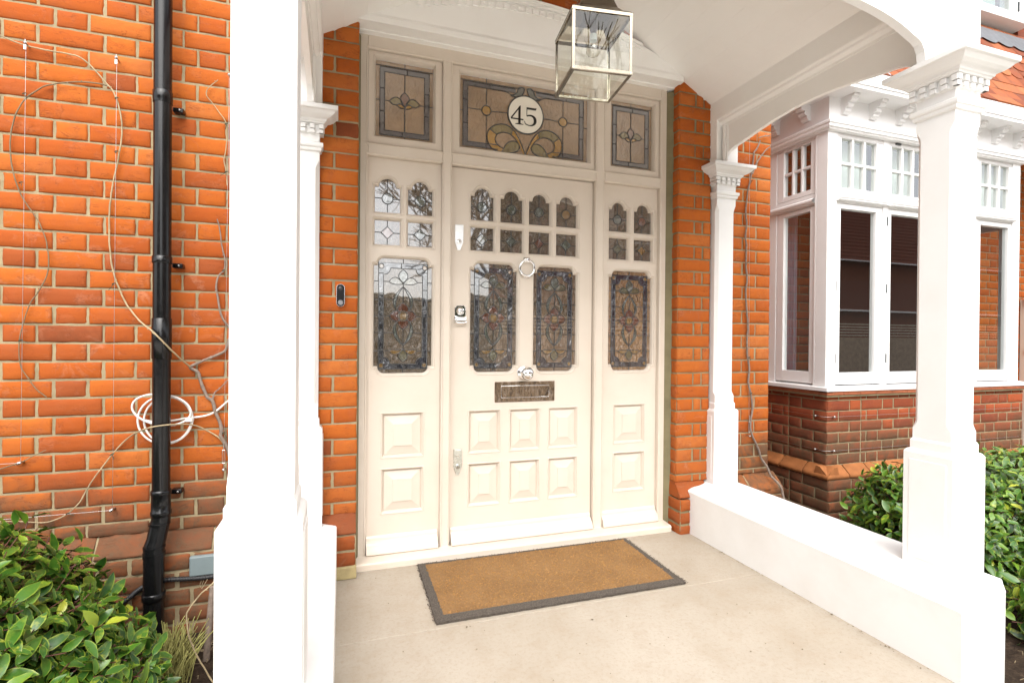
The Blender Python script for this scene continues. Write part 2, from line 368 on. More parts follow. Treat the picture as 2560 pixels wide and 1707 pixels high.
# ---------------------------------------------------------------- brickwork
def bricks(mb, P0, U, N, u0, u1, z0, z1, rows, course=.075, zph=2.065, joint=.0088, proud=.0050, rough=1.0, tone=None, mort=True, seed=0):
    """rows(r) -> list of (ua, ub) brick spans; P0 origin of u, N outward normal"""
    P0, U, N = Vector(P0), Vector(U), Vector(N); Z = Vector((0,0,1))
    if (U.cross(Z)).dot(N) < 0: flip = True
    else: flip = False
    r0 = math.floor((z0 - zph)/course + 1e-6); r1 = math.ceil((z1 - zph)/course - 1e-6)
    rr = random.Random(seed+11)
    for r in range(r0, r1):
        za, zb = zph + r*course + joint/2, zph + (r+1)*course - joint/2
        za, zb = max(za, z0), min(zb, z1)
        if zb - za < .01: continue
        for ua, ub in rows(r):
            a_, b_ = max(ua, u0), min(ub, u1)
            if b_ - a_ < .012: continue
            a_ += rr.uniform(-.0015, .002); b_ += rr.uniform(-.002, .0015)
            nx = max(3, int((b_-a_)/.022)); nz = 5
            tn = rr.random()
            bl_ = rr.random()**1.5
            if tone: tn = tone(rr, .5*(a_+b_), .5*(za+zb))
            if isinstance(tn, tuple): tn, bl_ = tn
            mb.cur = (tn, bl_, rr.random())
            sd_ = rr.uniform(0, 100); pz = proud + rr.uniform(-.0015, .0015)
            tl = rr.uniform(-.0018, .0018)
            vs = []
            def P(u, z, d): return P0 + U*u + Z*z + N*d
            for j in range(nz+1):
                for i in range(nx+1):
                    fu, fz = i/nx, j/nz
                    # pull the outermost ring close to the arris
                    def rem(f, n, k):
                        if k == 0: return 0.0
                        if k == n: return 1.0
                        if k == 1: return f*.35
                        if k == n-1: return 1-(1-f)*.35
                        return f
                    gu, gz = rem(fu, nx, i), rem(fz, nz, j)
                    u = a_ + (b_-a_)*gu; z = za + (zb-za)*gz + tl*(gu-.5)
                    edge = (i in (0, nx)) or (j in (0, nz))
                    q = Vector((u*38+sd_, z*38, sd_)); nn_ = noise.noise(q)
                    n2_ = noise.noise(Vector((u*90, z*90+sd_, 3.1)))
                    if edge:
                        w_ = .0016*rough
                        u += w_*noise.noise(Vector((u*60, z*60, sd_+5)))*1.6; z += w_*noise.noise(Vector((u*60+9, z*60, sd_)))*1.6
                        d = pz - .0035*rough + .0012*nn_
                    else:
                        d = pz + .0016*rough*nn_ + .0007*n2_
                    vs.append(P(u, z, d))
            W = nx+1; fs = []
            for j in range(nz):
                for i in range(nx):
                    q = (j*W+i, j*W+i+1, (j+1)*W+i+1, (j+1)*W+i)
                    fs.append(q[::-1] if flip else q)
            b0 = len(vs); ring = [i for i in range(W)] + [j*W+nx for j in range(1, nz+1)] + [nz*W+i for i in range(nx-1, -1, -1)] + [j*W for j in range(nz-1, 0, -1)]
            vs += [vs[k] - N*.014 for k in ring]; n_ = len(ring)
            for k in range(n_):
                q = (ring[k], b0+k, b0+(k+1) % n_, ring[(k+1) % n_])
                fs.append(q[::-1] if flip else q)
            mb.add(vs, fs, 0, False)
            # smooth faces only for the front
            for k in range(nx*nz): mb.sm[len(mb.sm)-len(fs)+k] = True
    mb.cur = (.5, .5, .5)
    if mort:
        nx = max(1, int((u1-u0)/.02)); nz = max(1, int((z1-z0)/.02))
        def G(i, j):
            u = u0+(u1-u0)*i/nx; z = z0+(z1-z0)*j/nz
            return P0 + U*u + Z*z + N*(.0016*noise.noise(Vector((u*30, z*30, 7+seed))) + .0008*noise.noise(Vector((u*110, z*110, 7))))
        mb.grid(G, nx, nz, 1, True)

def splay_run(mb, P, u0, u1, prof, L_=.215, j=.009, tones=(.2, .5), mi=0, seed=0, rough=.0022, first=None):
    """course of splayed bricks. P(u, d, z) -> xyz, prof: (d, z) from lip to wall"""
    rr = random.Random(seed); x = u0; k = 0
    while x < u1-.02:
        w_ = first if (first and k == 0) else L_
        x1 = min(x+w_-j, u1); mb.cur = (rr.uniform(*tones), rr.random(), rr.random()); n_ = max(3, int((x1-x)/.02)); o_ = rr.uniform(-.0015, .0015)
        pr = []
        for (d0, z0), (d1, z1) in zip(prof[:-1], prof[1:]):
            m_ = max(1, int(math.hypot(d1-d0, z1-z0)/.018)); pr += [(d0+(d1-d0)*q/m_, z0+(z1-z0)*q/m_) for q in range(m_)]
        pr.append(prof[-1]); N_ = len(pr)
        def G(i, q):
            d, z = pr[q]; u = x+(x1-x)*i/n_; e_ = -.004 if i in (0, n_) else 0; e2 = -.002 if q in (0,) else 0
            nn_ = noise.noise(Vector((u*30+seed, d*30, z*30)))*rough*1.3
            return P(u, d+e_+e2+nn_+o_, z+(e_*.5 if q else 0)+nn_*.5)
        mb.grid(G, n_, N_-1, mi)
        mb.add([P(x, d-.004, z-.002) for d, z in pr]+[P(x, pr[-1][0]-.03, pr[0][1])], [tuple(range(N_+1))], mi); mb.add([P(x1, d-.004, z-.002) for d, z in pr]+[P(x1, pr[-1][0]-.03, pr[0][1])], [tuple(range(N_+1))[::-1]], mi)
        x += w_; k += 1
    mb.cur = (.5, .5, .5)
def flemish(end, S=.208, H=.104, j=.01, closer=.044, fromleft=False, n=16):
    """rows measured backwards from the wall end; A rows: header + closer, B rows: stretcher"""
    def f(r):
        out = []; p = 0.0
        if r % 2 == 0: seq = [H, S, closer] if closer else [H]; nxt = 'H' if closer else 'S'
        else: seq = [S]; nxt = 'H'
        k = 0
        while k < n*2:
            if seq: L_ = seq.pop(0)
            else:
                L_ = H if nxt == 'H' else S; nxt = 'S' if nxt == 'H' else 'H'
            out.append((p, p+L_)); p += L_ + j; k += 1
        if fromleft: return [(end+a_, end+b_) for a_, b_ in out]
        return [(end-b_, end-a_) for a_, b_ in out]
    return f

YB = 2.56
house = root('brick_house', (1.0, 2.56, -.15), 'orange brick house front that carries the porch, door and bay', 'house')
def tone_left(rr, u, z):
    t_ = .62 + .55*(rr.random()-.5); bl = rr.random()**2*.7
    band = math.exp(-((z-1.25)/.42)**2)                 # weathered, limey band at chest height
    t_ -= .30*band*rr.random(); bl += 1.3*band*rr.random()
    if z < .55: t_ -= .25*rr.random()
    if u > -.16: t_ = .55 + .35*rr.random(); bl *= .4
    if rr.random() < .035: t_ = rr.uniform(.02, .2)
    return (min(1, max(0.0, t_)), min(2.0, bl))
mb = MB()
bricks(mb, (0,YB,0), (1,0,0), (0,-1,0), -3.1, .072, .287, 2.75, flemish(.072, .214, .104), tone=tone_left, seed=1)
mb.build('facade_wall', [M['brick'], M['mortar']], house, tint=True)
# projecting plinth of the left wall and its splayed course
mb = MB()
bricks(mb, (0,2.508,0), (1,0,0), (0,-1,0), -3.1, .07, -.2, .197, flemish(.07, .214, .104), zph=.200+.075*20, tone=lambda r_, u, z: r_.random()*.45, rough=1.9, seed=2)
splay_run(mb, lambda u, d, z: (u, 2.56-d, z), -3.1, .070, [(.052, .203), (.056, .207), (.052, .216), (.0, .287), (-.03, .287)], tones=(0, .16), seed=4, rough=.006)
mb.strips([[(-3.1, 2.510, .19), (.066, 2.510, .19)], [(-3.1, 2.519, .214), (.066, 2.519, .214)], [(-3.1, 2.563, .280), (.066, 2.563, .280)], [(-3.1, 2.6, .285), (.066, 2.6, .285)]], 1, False)
mb.build('plinth_course', [M['brick'], M['mortar']], house, tint=True)
# right jamb pier: front, reveal, plinth
def rowR(u0_, u1_):
    def f(r):
        if r % 2: return [(u0_, u1_)]
        return [(u0_, u0_+.108), (u0_+.118, u0_+.166), (u0_+.176, u1_)]
    return f
mb = MB()
bricks(mb, (0,YB,0), (1,0,0), (0,-1,0), 1.873, 2.10, .287, 2.75, rowR(1.873, 2.10), zph=2.053, seed=3, tone=lambda r_, u, z: .55+.35*r_.random())
bricks(mb, (1.873,0,0), (0,1,0), (-1,0,0), YB, 2.70, .287, 2.75, lambda r: [(YB, 2.61)] if r % 2 else [(YB, 2.75)], zph=2.053, seed=4, tone=lambda r_, u, z: .5+.35*r_.random())
bricks(mb, (0,2.505,0), (1,0,0), (0,-1,0), 1.866, 2.10, -.02, .197, lambda r: [(1.866, 2.10)] if r % 2 else [(1.866, 1.97), (1.98, 2.10)], zph=.201+.075*20, rough=2.2, seed=5, tone=lambda r_, u, z: .2+.4*r_.random())
bricks(mb, (1.866,0,0), (0,1,0), (-1,0,0), 2.505, 2.62, -.02, .197, lambda r: [(2.505, 2.62)], zph=.201+.075*20, rough=2.0, seed=6, tone=lambda r_, u, z: .2+.4*r_.random())
splay_run(mb, lambda u, d, z: (u, 2.56-d, z), 1.866, 2.10, [(.054, .204), (.058, .208), (.054, .217), (.0, .287), (-.03, .287)], tones=(.1, .4), seed=6, rough=.006)
mb.strips([[(1.8645, 2.503, .204), (1.8645, 2.63, .204)], [(1.8645, 2.507, .217), (1.8645, 2.63, .217)], [(1.8665, 2.558, .287), (1.8665, 2.63, .287)]], 0, False)
mb.build('jamb_pier', [M['brick'], M['mortar_in']], house, tint=True)
# left jamb: plinth return and pale base stone
mb = MB()
mb.cur = (.45, .3, 0)
mb.box(-.02, .073, 2.490, 2.60, 0, .060)
o = mb.build('base_stone', simple('buff_base_stone', (.42,.34,.17), .9, .35, 20, .003), house, bevel=.006)
# pier right of the porch and its splay
mb = MB()
bricks(mb, (0,YB,0), (1,0,0), (0,-1,0), 2.15, 2.553, .30, 3.3, flemish(2.553, .208, .104, closer=.044), zph=2.053, seed=7, tone=lambda r_, u, z: .5+.5*r_.random())
bricks(mb, (2.553,0,0), (0,1,0), (1,0,0), YB, 3.5, .30, 3.3, flemish(YB, fromleft=True), zph=2.053, seed=8)
bricks(mb, (0,2.485,0), (1,0,0), (0,-1,0), 2.15, 2.61, -.2, .215, flemish(2.61), zph=2.053-.0, seed=9, tone=lambda r_, u, z: .5+.4*r_.random())
bricks(mb, (2.61,0,0), (0,1,0), (1,0,0), 2.485, 3.5, -.2, .215, flemish(2.485, fromleft=True), zph=2.053, seed=10)
splay_run(mb, lambda u, d, z: (u, 2.56-d, z), 2.15, 2.605, [(.072, .203), (.080, .206), (.080, .224), (.0, .298), (-.03, .298)], tones=(.8, 1), seed=8, rough=.003)
mb.strips([[(2.61, 2.478, .205), (2.61, 3.5, .205)], [(2.61, 2.478, .222), (2.61, 3.5, .222)], [(2.558, 2.553, .297), (2.558, 3.5, .297)]], 0, False)
mb.strips([[(2.15, 2.49, .20), (2.6, 2.49, .20)], [(2.15, 2.485, .22), (2.6, 2.485, .22)], [(2.15, 2.558, .29), (2.55, 2.558, .29)]], 1, False)
mb.build('side_pier', [M['brick'], M['mortar']], house, tint=True)
# wall over the door, seen above the arched header
mb = MB()
bricks(mb, (0,YB,0), (1,0,0), (0,-1,0), .072, 1.873, 2.66, 3.3, flemish(1.873), seed=12, tone=lambda r_, u, z: .2+.5*r_.random())
mb.build('wall_over_door', [M['brick'], M['mortar_in']], house, tint=True)
# plain masonry body behind everything
mb = MB()
mb.box(-3.1, .03, 2.60, 2.78, -.2, 5.2); mb.box(.03, 1.9, 2.60+.05, 2.78, 2.64, 5.2); mb.box(1.9, 2.54, 2.60, 3.6, -.2, 5.2)
mb.box(-3.1, .06, 2.57, 2.61, 2.76, 5.2)
mb.build('upper_wall', M['brick'], house)
mb = MB()
bricks(mb, (0,3.5,0), (1,0,0), (0,-1,0), 5.2, 8.2, -.2, 3.3, flemish(8.2), zph=2.053, seed=14, tone=lambda r_, u, z: .4+.5*r_.random())
bricks(mb, (0,3.54,0), (1,0,0), (0,-1,0), 2.55, 3.27, .2, 3.1, flemish(3.27), seed=15, tone=lambda r_, u, z: .3+.5*r_.random())
mb.box(2.55, 3.2, 3.55, 3.7, -.2, 5.4); mb.box(3.2, 5.3, 3.9, 4.05, -.2, 5.4); mb.box(5.2, 9.5, 3.55, 3.7, -.2, 5.4)
mb.build('rear_wall', [M['brick'], M['mortar']], house, tint=True)

# ---------------------------------------------------------------- ground
mb = MB()
def G(i, j):
    x = -4.5+i*.09; y = .85+j*.09
    return (x, y, -.15 + .02*noise.noise(Vector((x*4, y*4, 1))) + .012*noise.noise(Vector((x*17, y*17, 1))))
mb.grid(G, 150, 34)
mb.box(-60, 60, -60, .85, -.32, -.17); mb.box(-60, 60, 3.8, 60, -.32, -.17); mb.box(-60, -4.5, .85, 3.8, -.32, -.17); mb.box(9, 60, .85, 3.8, -.32, -.17)
tag(mb.build('garden_soil', M['soil']), kind='structure')
mb = MB(); mb.box(-.03, 1.96, .62, 1.965, -.14, 0); mb.box(-.03, 1.96, 1.970, 2.66, -.14, -.001); mb.box(-.03, 1.96, 1.9, 2.0, -.14, -.004)
tag(mb.build('porch_floor', M['floor'], bevel=.003), kind='structure')
mb = MB(); mb.box(-9, 12, -7.0, .60, -.30, -.145)  # unseen ground, added wide and pale to bounce light up into the porch
tag(mb.build('bounce_ground', simple('pale_bounce_gravel', (.76,.725,.66), .85, .12, 30, .003), bevel=.004), kind='structure')
mb = MB(); mb.box(-40, 40, -14, -7.2, -.29, -.155)
tag(mb.build('street', simple('asphalt', (.06,.06,.06), .9, .3, 8, .003)), kind='structure')

# debris on the floor
for k in range(150):
    mb = MB(); x, y = rnd.uniform(.05, 1.85), rnd.uniform(1.15, 2.5); s_ = rnd.uniform(.001, .0035)*(1 if k > 12 else 1.8)
    if rnd.random() < .35: x = 1.922 - abs(rnd.gauss(0, .012))
    for q in range(5):
        aa = rnd.uniform(0, 6.28); mb.add([(x+s_*math.cos(aa+i_*2.1)*rnd.uniform(.5, 1.4), y+s_*math.sin(aa+i_*2.1), .001+rnd.uniform(0, s_)) for i_ in range(3)], [(0,1,2)])
    if k == 0: crumbs = MB()
    base = len(crumbs.v); crumbs.v += mb.v; crumbs.f += [[i_+base for i_ in f_] for f_ in mb.f]; crumbs.m += mb.m; crumbs.sm += mb.sm; crumbs.tint += mb.tint
o = crumbs.build('leaf_crumbs', M['stem_dark']); tag(o, 'tiny dry crumbs scattered over the pale porch floor', 'debris', kind='stuff')

# ---------------------------------------------------------------- porch
porch = root('porch', (.98, 1.9, 0), 'white timber porch with four square columns, arches and boarded gable ceiling', 'porch')
CAP = [(0,1.968),(.007,1.972),(.009,1.978),(.009,1.985),(.014,1.989),(.016,1.995),(.016,2.006),(.006,2.010),(0,2.013),(0,2.046),(.006,2.050),(.006,2.090),
       (.022,2.092),(.024,2.098),(.029,2.100),(.031,2.107),(.034,2.110),(.046,2.114),(.058,2.122),(.066,2.131),(.070,2.136),(.078,2.138),(.080,2.141),(.080,2.158),(0,2.162),(-.05,2.163)]
def column(x0, x1, y0, y1, half, lab):
    # plinth block rectangle x0..x1, y0..y1
    sx0, sx1, sy0, sy1 = x0+.02, x1-.02, y0+.02, y1-.02 if not half else y1
    mb = MB(); ch = .017
    def ring(c_, z): # chamfered square
        pts = []
        for (px, py, ax, ay) in ((sx0, sy0, 1, 0), (sx1, sy0, 0, 1), (sx1, sy1, -1, 0), (sx0, sy1, 0, -1)):
            # incoming and outgoing points at every corner
            inx = {(1,0): (0, c_), (0,1): (-c_, 0), (-1,0): (0, -c_), (0,-1): (c_, 0)}[(ax, ay)]
            pts.append((px+inx[0], py+inx[1], z)); pts.append((px+ax*c_, py+ay*c_, z))
        return pts
    e = .0004
    zs = [(e, .70), (e, .792), (.004, .797), (.010, .806), (ch, .818), (ch, 1.895), (.010, 1.912), (.004, 1.924), (e, 1.93), (e, 1.98)]
    mb.strips([ring(c_, z) for c_, z in zs])
    col = mb.build('column', M['white'], porch, bevel=.0015)
    mb = MB()
    mb.rectsweep(x0, x1, y0, y1, [(0, .255), (0, .700), (-.003, .706), (-.008, .712), (-.019, .716), (-.022, .716)])
    mb.rectsweep(x0+.014, x1-.014, y0+.014, y1-(.014 if not half else 0), [(0, .712), (0, .745), (-.004, .752), (-.0065, .754)])
    # sunk panel line on the plinth faces
    for (ax0, ax1) in ((x0+.022, x1-.022),):
        mb.box(ax0, ax1, y0-.0025, y0+.002, .30, .675)
    mb.box(x0-.0025, x0+.002, y0+.022, y1-.022, .30, .675); mb.box(x1-.002, x1+.0025, y0+.022, y1-.022, .30, .675)
    mb.build('plinth', M['white'], col, bevel=.002)
    mb = MB(); mb.rectsweep(sx0, sx1, sy0, sy1, CAP)
    def dent(a0, a1, fn):
        n_ = 5; w_ = .0205; L_ = (a1-a0)
        for i in range(n_):
            ce = a0 + .002 + (L_-.004)*i/(n_-1)
            for (za, zb, d) in ((2.0495, 2.066, .017), (2.069, 2.0895, .020)): fn(ce-w_/2, ce+w_/2, za, zb, d)
    dent(sx0-.008, sx1+.008, lambda a_, b_, za, zb, d: mb.box(a_, b_, sy0-d, sy0+.002, za, zb))
    dent(sy0-.008, sy1+(.008 if not half else -.01), lambda a_, b_, za, zb, d: mb.box(sx0-d, sx0+.002, a_, b_, za, zb))
    dent(sy0-.008, sy1+(.008 if not half else -.01), lambda a_, b_, za, zb, d: mb.box(sx1-.002, sx1+d, a_, b_, za, zb))
    mb.build('capital', M['white'], col, bevel=.0012)
    return col
XL0, XL1, XR0, XR1 = -.258, -.080, 2.09, 2.266
column(XR0, XR1, 1.248, 1.422, False, ''); column(XL0, XL1, 1.248, 1.422, False, '')
column(XR0, XR1, 2.495, 2.60, True, ''); column(XL0, XL1, 2.495, 2.60, True, '')
# posts over the capitals
for nm, xa, xb, ya, yb, zt in (('post', 2.112, 2.246, 1.27, 1.402, 3.0), ('post', -.238, -.100, 1.27, 1.402, 3.0), ('post', 2.092, 2.246, 2.50, 2.58, 2.43), ('post', -.238, -.090, 2.50, 2.58, 2.43)):
    mb = MB(); mb.box(xa, xb, ya, yb, 2.1625, zt); mb.build(nm, M['white_in'] if ya > 2 else M['white'], porch, bevel=.003)
# side beams with a cove under them, and the thin arched boards
PROF = [(0, 0.0), (.05, .045), (.1, .073), (.2, .099), (.35, .12), (.55, .138), (.8, .149), (1, .152)]
def arch_line(a0, a1, zs, rise, n=26):
    pts = []; h = (a1-a0)/2
    for i in range(n+1):
        t_ = -1 + 2*i/n; t_ = math.copysign(1-(1-abs(t_))**1.7, t_); u = h*(1-abs(t_))   # distance from the springing
        u_ = u/h
        if u < .13*1.0: z = zs + rise*.66*math.sqrt(max(0, 1-(1-u/.13)**2))
        else: z = zs + rise*(.66 + .34*math.sin(PI/2*(u-.13)/(h-.13)))
        pts.append((a0+h+t_*h, z))
    return pts
for sgn, xf, xs in ((1, 2.09, 2.130), (-1, -.088, -.128)):
    xo = xf + sgn*.17
    mb = MB(); prof = [(xf, 2.60), (xf, 2.425), (xf+sgn*.004, 2.418), (xf+sgn*.012, 2.414), (xf+sgn*.014, 2.404), (xf+sgn*.022, 2.398), (xf+sgn*.034, 2.392), (xf+sgn*.036, 2.38), (xo, 2.38), (xo, 2.60)]
    mb.strips([[(x, y, z) for x, z in prof] for y in (1.352, 2.57)], 0, True); mb.build('side_beam', M['white_in'], porch, bevel=.001)
    al = arch_line(1.405, 2.497, 2.150, .135)
    poly = [(1.405, 2.40)] + al + [(2.497, 2.40)]
    mb = MB(); mb.prism(poly, lambda a_, b_, d: (d, a_, b_), xs, xs+sgn*.024); mb.build('side_arch', M['white_in'], porch, bevel=.0015)
    # applied upright moulding beside the back post
    mb = MB(); mb.box(min(xs-sgn*.012, xs), max(xs-sgn*.012, xs), 2.462, 2.485, 2.17, 2.385); mb.box(min(xs-sgn*.006, xs), max(xs-sgn*.006, xs), 2.448, 2.462, 2.17, 2.37)
    mb.build('upright_moulding', M['white_in'], porch, bevel=.002)
# front arched board and gable
RZ = lambda x: 2.53 + .56*min(x+.09, 2.09-x)
al = arch_line(-.03, 2.035, 2.155, .165, 40)
pts = []
for i in range(41):                                     # long low curve
    x, _ = al[i]; u = min(x+.03, 2.035-x)
    z = 2.155 + .078*math.sqrt(max(0, 1-(1-min(u, .05)/.05)**2)) + (.072*(1-math.exp(-(u-.05)/.15)) if u > .05 else 0) + (.055*(u-.05) if u > .05 else 0)
    pts.append((x, z))
poly = [(-.10, 2.155)] + pts + [(2.112, 2.155), (2.112, 3.0), (1.0, 3.6), (-.10, 3.0)]
mb = MB(); mb.prism(poly, lambda a_, b_, d: (a_, d, b_), 1.322, 1.352); mb.build('front_arch', M['white'], porch, bevel=.002)
# boarded ceiling, both slopes, as tongue and groove boards running out from the house
for sgn, x0 in ((-1, 2.095), (1, -.095)):
    mb = MB(); n_ = 11; Ls = 1.09/n_; th = math.atan(.56)
    for k in range(n_):
        xa = x0 + sgn*Ls*k; xb = x0 + sgn*(Ls*(k+1)); za = 2.528+.56*Ls*k; zb = 2.528+.56*Ls*(k+1)
        g = .0012; gx = sgn*g
        mb.strips([[(xa, y, za+.0014), (xa+gx*.5, y, za+.0008), (xa+gx, y, za+.0004), (xb-gx, y, zb-.0004), (xb-gx*.5, y, zb+.0004), (xb, y, zb+.0014)] for y in (1.352, 2.60)], 0, False)
    mb.strips([[(x0, y, 2.56), (x0+sgn*1.09, y, 2.56+.56*1.09)] for y in (1.30, 2.62)], 0, False)
    mb.build('ceiling_slope', M['white_in'], porch)
mb = MB(); mb.strips([[(x, y, z) for x, z in ((-.22, 2.62), (1.0, 3.30), (2.22, 2.62), (2.23, 2.68), (1.0, 3.37), (-.23, 2.68))] for y in (1.28, 2.60)], 0, True)
mb.build('porch_roof', M['tile'], porch)
# header over the door: soffit, face, mouldings, arched top with dentils
HX0, HX1 = .068, 1.876
def top(x): return 2.888 - (x-.93)**2/4.3
def clipx(z):  # ceiling limits at height z
    return (max(HX0, -.09+(z-2.53)/.56), min(HX1, 2.09-(z-2.53)/.56))
pts = [(HX0, 2.640), (HX1, 2.640)]
up = []
for i in range(41):
    x = HX0 + (HX1-HX0)*i/40; up.append((x, min(top(x), RZ(x)+.01)))
poly = pts + up[::-1]
mb = MB(); mb.prism(poly, lambda a_, b_, d: (a_, d, b_), 2.535, 2.575)
mb.strips([[(x, 2.525, 2.64), (x, 2.524, 2.646), (x, 2.529, 2.650), (x, 2.530, 2.657), (x, 2.534, 2.660), (x, 2.536, 2.672)] for x in (HX0, HX1)], 0, False)
mb.box(HX0, HX1, 2.523, 2.66, 2.617, 2.640)
mb.box(HX0, HX1, 2.600, 2.66, 2.612, 2.617)
hd = mb.build('door_header', M['white_in'], porch, bevel=.001)
mb = MB()
seg = [(x, top(x)) for x in [.30+.02*i for i in range(66)]]
for d, dz0, dz1 in ((2.520, -.014, .002), (2.526, -.028, -.015)):
    for (xa, za), (xb, zb) in zip(seg[:-1], seg[1:]):
        mb.add([(xa, d, za+dz0), (xb, d, zb+dz0), (xb, d, zb+dz1), (xa, d, za+dz1), (xa, 2.54, za+dz0), (xb, 2.54, zb+dz0), (xb, 2.54, zb+dz1), (xa, 2.54, za+dz1)], [(0,1,2,3), (0,4,5,1), (3,2,6,7)])
mb.build('arched_moulding', M['white_in'], hd)
mb = MB(); x = .34
while x < 1.52:
    z = top(x); mb.box(x, x+.026, 2.528, 2.54, z-.066, z-.036); mb.box(x+.004, x+.022, 2.524, 2.54, z-.046, z-.040); x += .040
mb.build('dentils', M['white_in'], hd, bevel=.001)
# low walls
def low_wall(xi, sg, W_):
    P = lambda x: xi + sg*(x if x < .2 else x-.365+W_)
    mb = MB()
    prof = [(P(0), -.16), (P(0), .238), (P(.006), .244), (P(.04), .252), (P(.16), .272), (P(.345), .272), (P(.360), .262), (P(.365), .245), (P(.365), -.16)]
    ys = [1.20, 2.58]
    mb.strips([[(x, y, z) for x, z in prof] for y in ys], 0, False)
    # splayed front end
    out = [(x, 1.122 + (max(0, (sg*(x-xi)-(W_-.08)))*1.0 if True else 0), z) for x, z in prof]
    f0 = [(x, y+.0, z) for x, y, z in out]
    mid = [(x + (0 if z < .25 else 0), y+.03, z) for x, y, z in out]
    top_in = [(x, y + (.0 if z < .237 else .006 if z < .26 else .014), z) for x, y, z in out]
    mb.strips([[(x, 1.20, z) for x, z in prof], top_in], 0, False)
    mb.strips([top_in, [(x, y, min(z, .234)) for x, y, z in out], [(x, y, -.16) for x, y, z in out]], 0, False)
    return mb.build('low_wall', M['render'], porch, bevel=.004)
low_wall(1.93, 1, .355); low_wall(-.015, -1, .252)

# ---------------------------------------------------------------- door surround
YF, YD, YG = 2.634, 2.664, 2.687
sur = root('door_surround', (.96, 2.63, 0), 'cream timber frame with leaded sidelights and transom lights round the front door', 'door frame')
mb = MB()
T0, T1, TD = 2.5498, 2.0868, 2.0247
mb.box(.078, .118, YF, 2.72, .03, 2.62); mb.box(1.80, 1.842, YF, 2.72, .03, 2.62)
mb.box(.118, 1.80, YF, 2.72, T0, 2.62)
mb.box(.49, .54, YF, 2.72, .03, T0); mb.box(1.371, 1.429, YF, 2.72, .03, T0)
for xa, xb in ((.118, .49), (.54, 1.371), (1.429, 1.80)): mb.box(xa, xb, YF, 2.72, TD, T1)
frm = mb.build('frame', M['cream'], sur, bevel=.004, seg=3)
mb = MB()  # bead lines run round the frame edge
for xa, xb, za, zb in ((.118,.49,T1,T0), (.54,1.371,T1,T0), (1.429,1.80,T1,T0), (.118,.49,.05,TD), (.54,1.371,.05,TD), (1.429,1.80,.05,TD)):
    for k, (ins, d) in enumerate(((.0, YF-.003), )):
        L_ = [(xa-.010, za-.010 if za > .1 else za), (xb+.010, za-.010 if za > .1 else za), (xb+.010, zb+.010), (xa-.010, zb+.010)]
        L2 = [(xa-.004, za-.004 if za > .1 else za), (xb+.004, za-.004 if za > .1 else za), (xb+.004, zb+.004), (xa-.004, zb+.004)]
        rings = [[(x, YF+.001, z) for x, z in L_], [(x-.001*0, YF-.0035, z) for x, z in [((p[0]+q[0])/2, (p[1]+q[1])/2) for p, q in zip(L_, L2)]], [(x, YF+.001, z) for x, z in L2]]
        mb.strips(rings, 0, True)
mb.build('bead', M['cream'], frm)
mb = MB(); mb.strips([[(x, 2.555, -.001), (x, 2.553, .030), (x, 2.560, .036), (x, 2.66, .046), (x, 2.72, .05), (x, 2.72, 0)] for x in (.074, 1.842)], 0, True)
mb.add([(.074, 2.555, 0), (.074, 2.553, .03), (.074, 2.56, .036), (.074, 2.66, .046), (.074, 2.72, .05), (.074, 2.72, 0)], [(0,1,2,3,4,5)])
mb.add([(1.842, 2.555, 0), (1.842, 2.553, .03), (1.842, 2.56, .036), (1.842, 2.66, .046), (1.842, 2.72, .05), (1.842, 2.72, 0)], [(5,4,3,2,1,0)])
mb.build('cill', M['cream'], sur, bevel=.002)
mb = MB()
def seal(x0, x1, y0):
    P_ = [(x0 + .003*noise.noise(Vector((0, 0, z*6))), z) for z in [i*.05 for i in range(53)]]
    mb.strips([[(x, y0, z) for x, z in P_], [(x1, 2.636, z) for x, z in P_]], 0, False)
seal(.060, .084, 2.585); seal(1.882, 1.836, 2.598)
mb.build('sealant_joint', M['sealant'], sur)

# ---- 2D helpers
def offs(poly, d):
    n_ = len(poly); out = []
    for i in range(n_):
        p0, p1, p2 = Vector(poly[i-1]), Vector(poly[i]), Vector(poly[(i+1) % n_])
        a_ = (p1-p0); b_ = (p2-p1)
        if a_.length < 1e-7 or b_.length < 1e-7: out.append(tuple(p1)); continue
        a_.normalize(); b_.normalize()
        na, nb = Vector((a_.y, -a_.x)), Vector((b_.y, -b_.x)); m_ = na+nb
        if m_.length < 1e-4: m_ = na.copy()
        else: m_ = m_/(m_.length_squared/2)
        if m_.length > 1.6: m_ = m_.normalized()*1.6
        out.append((p1.x+m_.x*d, p1.y+m_.y*d))
    return out
def rect(x0, x1, z0, z1): return [(x0, z0), (x1, z0), (x1, z1), (x0, z1)]
def arc(cx, cz, r, a0, a1, n=8, rz=None):
    rz = rz or r
    return [(cx+r*math.cos(R(a0+(a1-a0)*i/n)), cz+rz*math.sin(R(a0+(a1-a0)*i/n))) for i in range(n+1)]
def arched(L, Rr, z0, zs, sh=.020):
    cx = (L+Rr)/2; r = (Rr-L)/2-sh
    return [(L, z0), (Rr, z0), (Rr, zs)] + arc(cx, zs+.0005, r, 0, 180, 18) + [(L, zs)]
def tall(L, Rr, z0=.942, zb=.978, zt=1.489, z1=1.526):
    s = .020; r = .030
    out = [(L, zb), (L+s, zb)] + arc(L+s+r, z0+r, r, 180, 270, 6) + arc(Rr-s-r, z0+r, r, 270, 360, 6) + [(Rr-s, zb), (Rr, zb)]
    out += [(Rr, zt), (Rr-s, zt)] + arc(Rr-s-r, z1-r, r, 0, 90, 6) + arc(L+s+r, z1-r, r, 90, 180, 6) + [(L+s, zt), (L, zt)]
    return out
MOULD = [(.015, YD), (.0145, YD-.0025), (.012, YD-.003), (.0105, YD+.001), (.0085, YD+.002), (.005, YD+.005), (.0025, YD+.012), (.001, YD+.014), (0, YG+.001)]
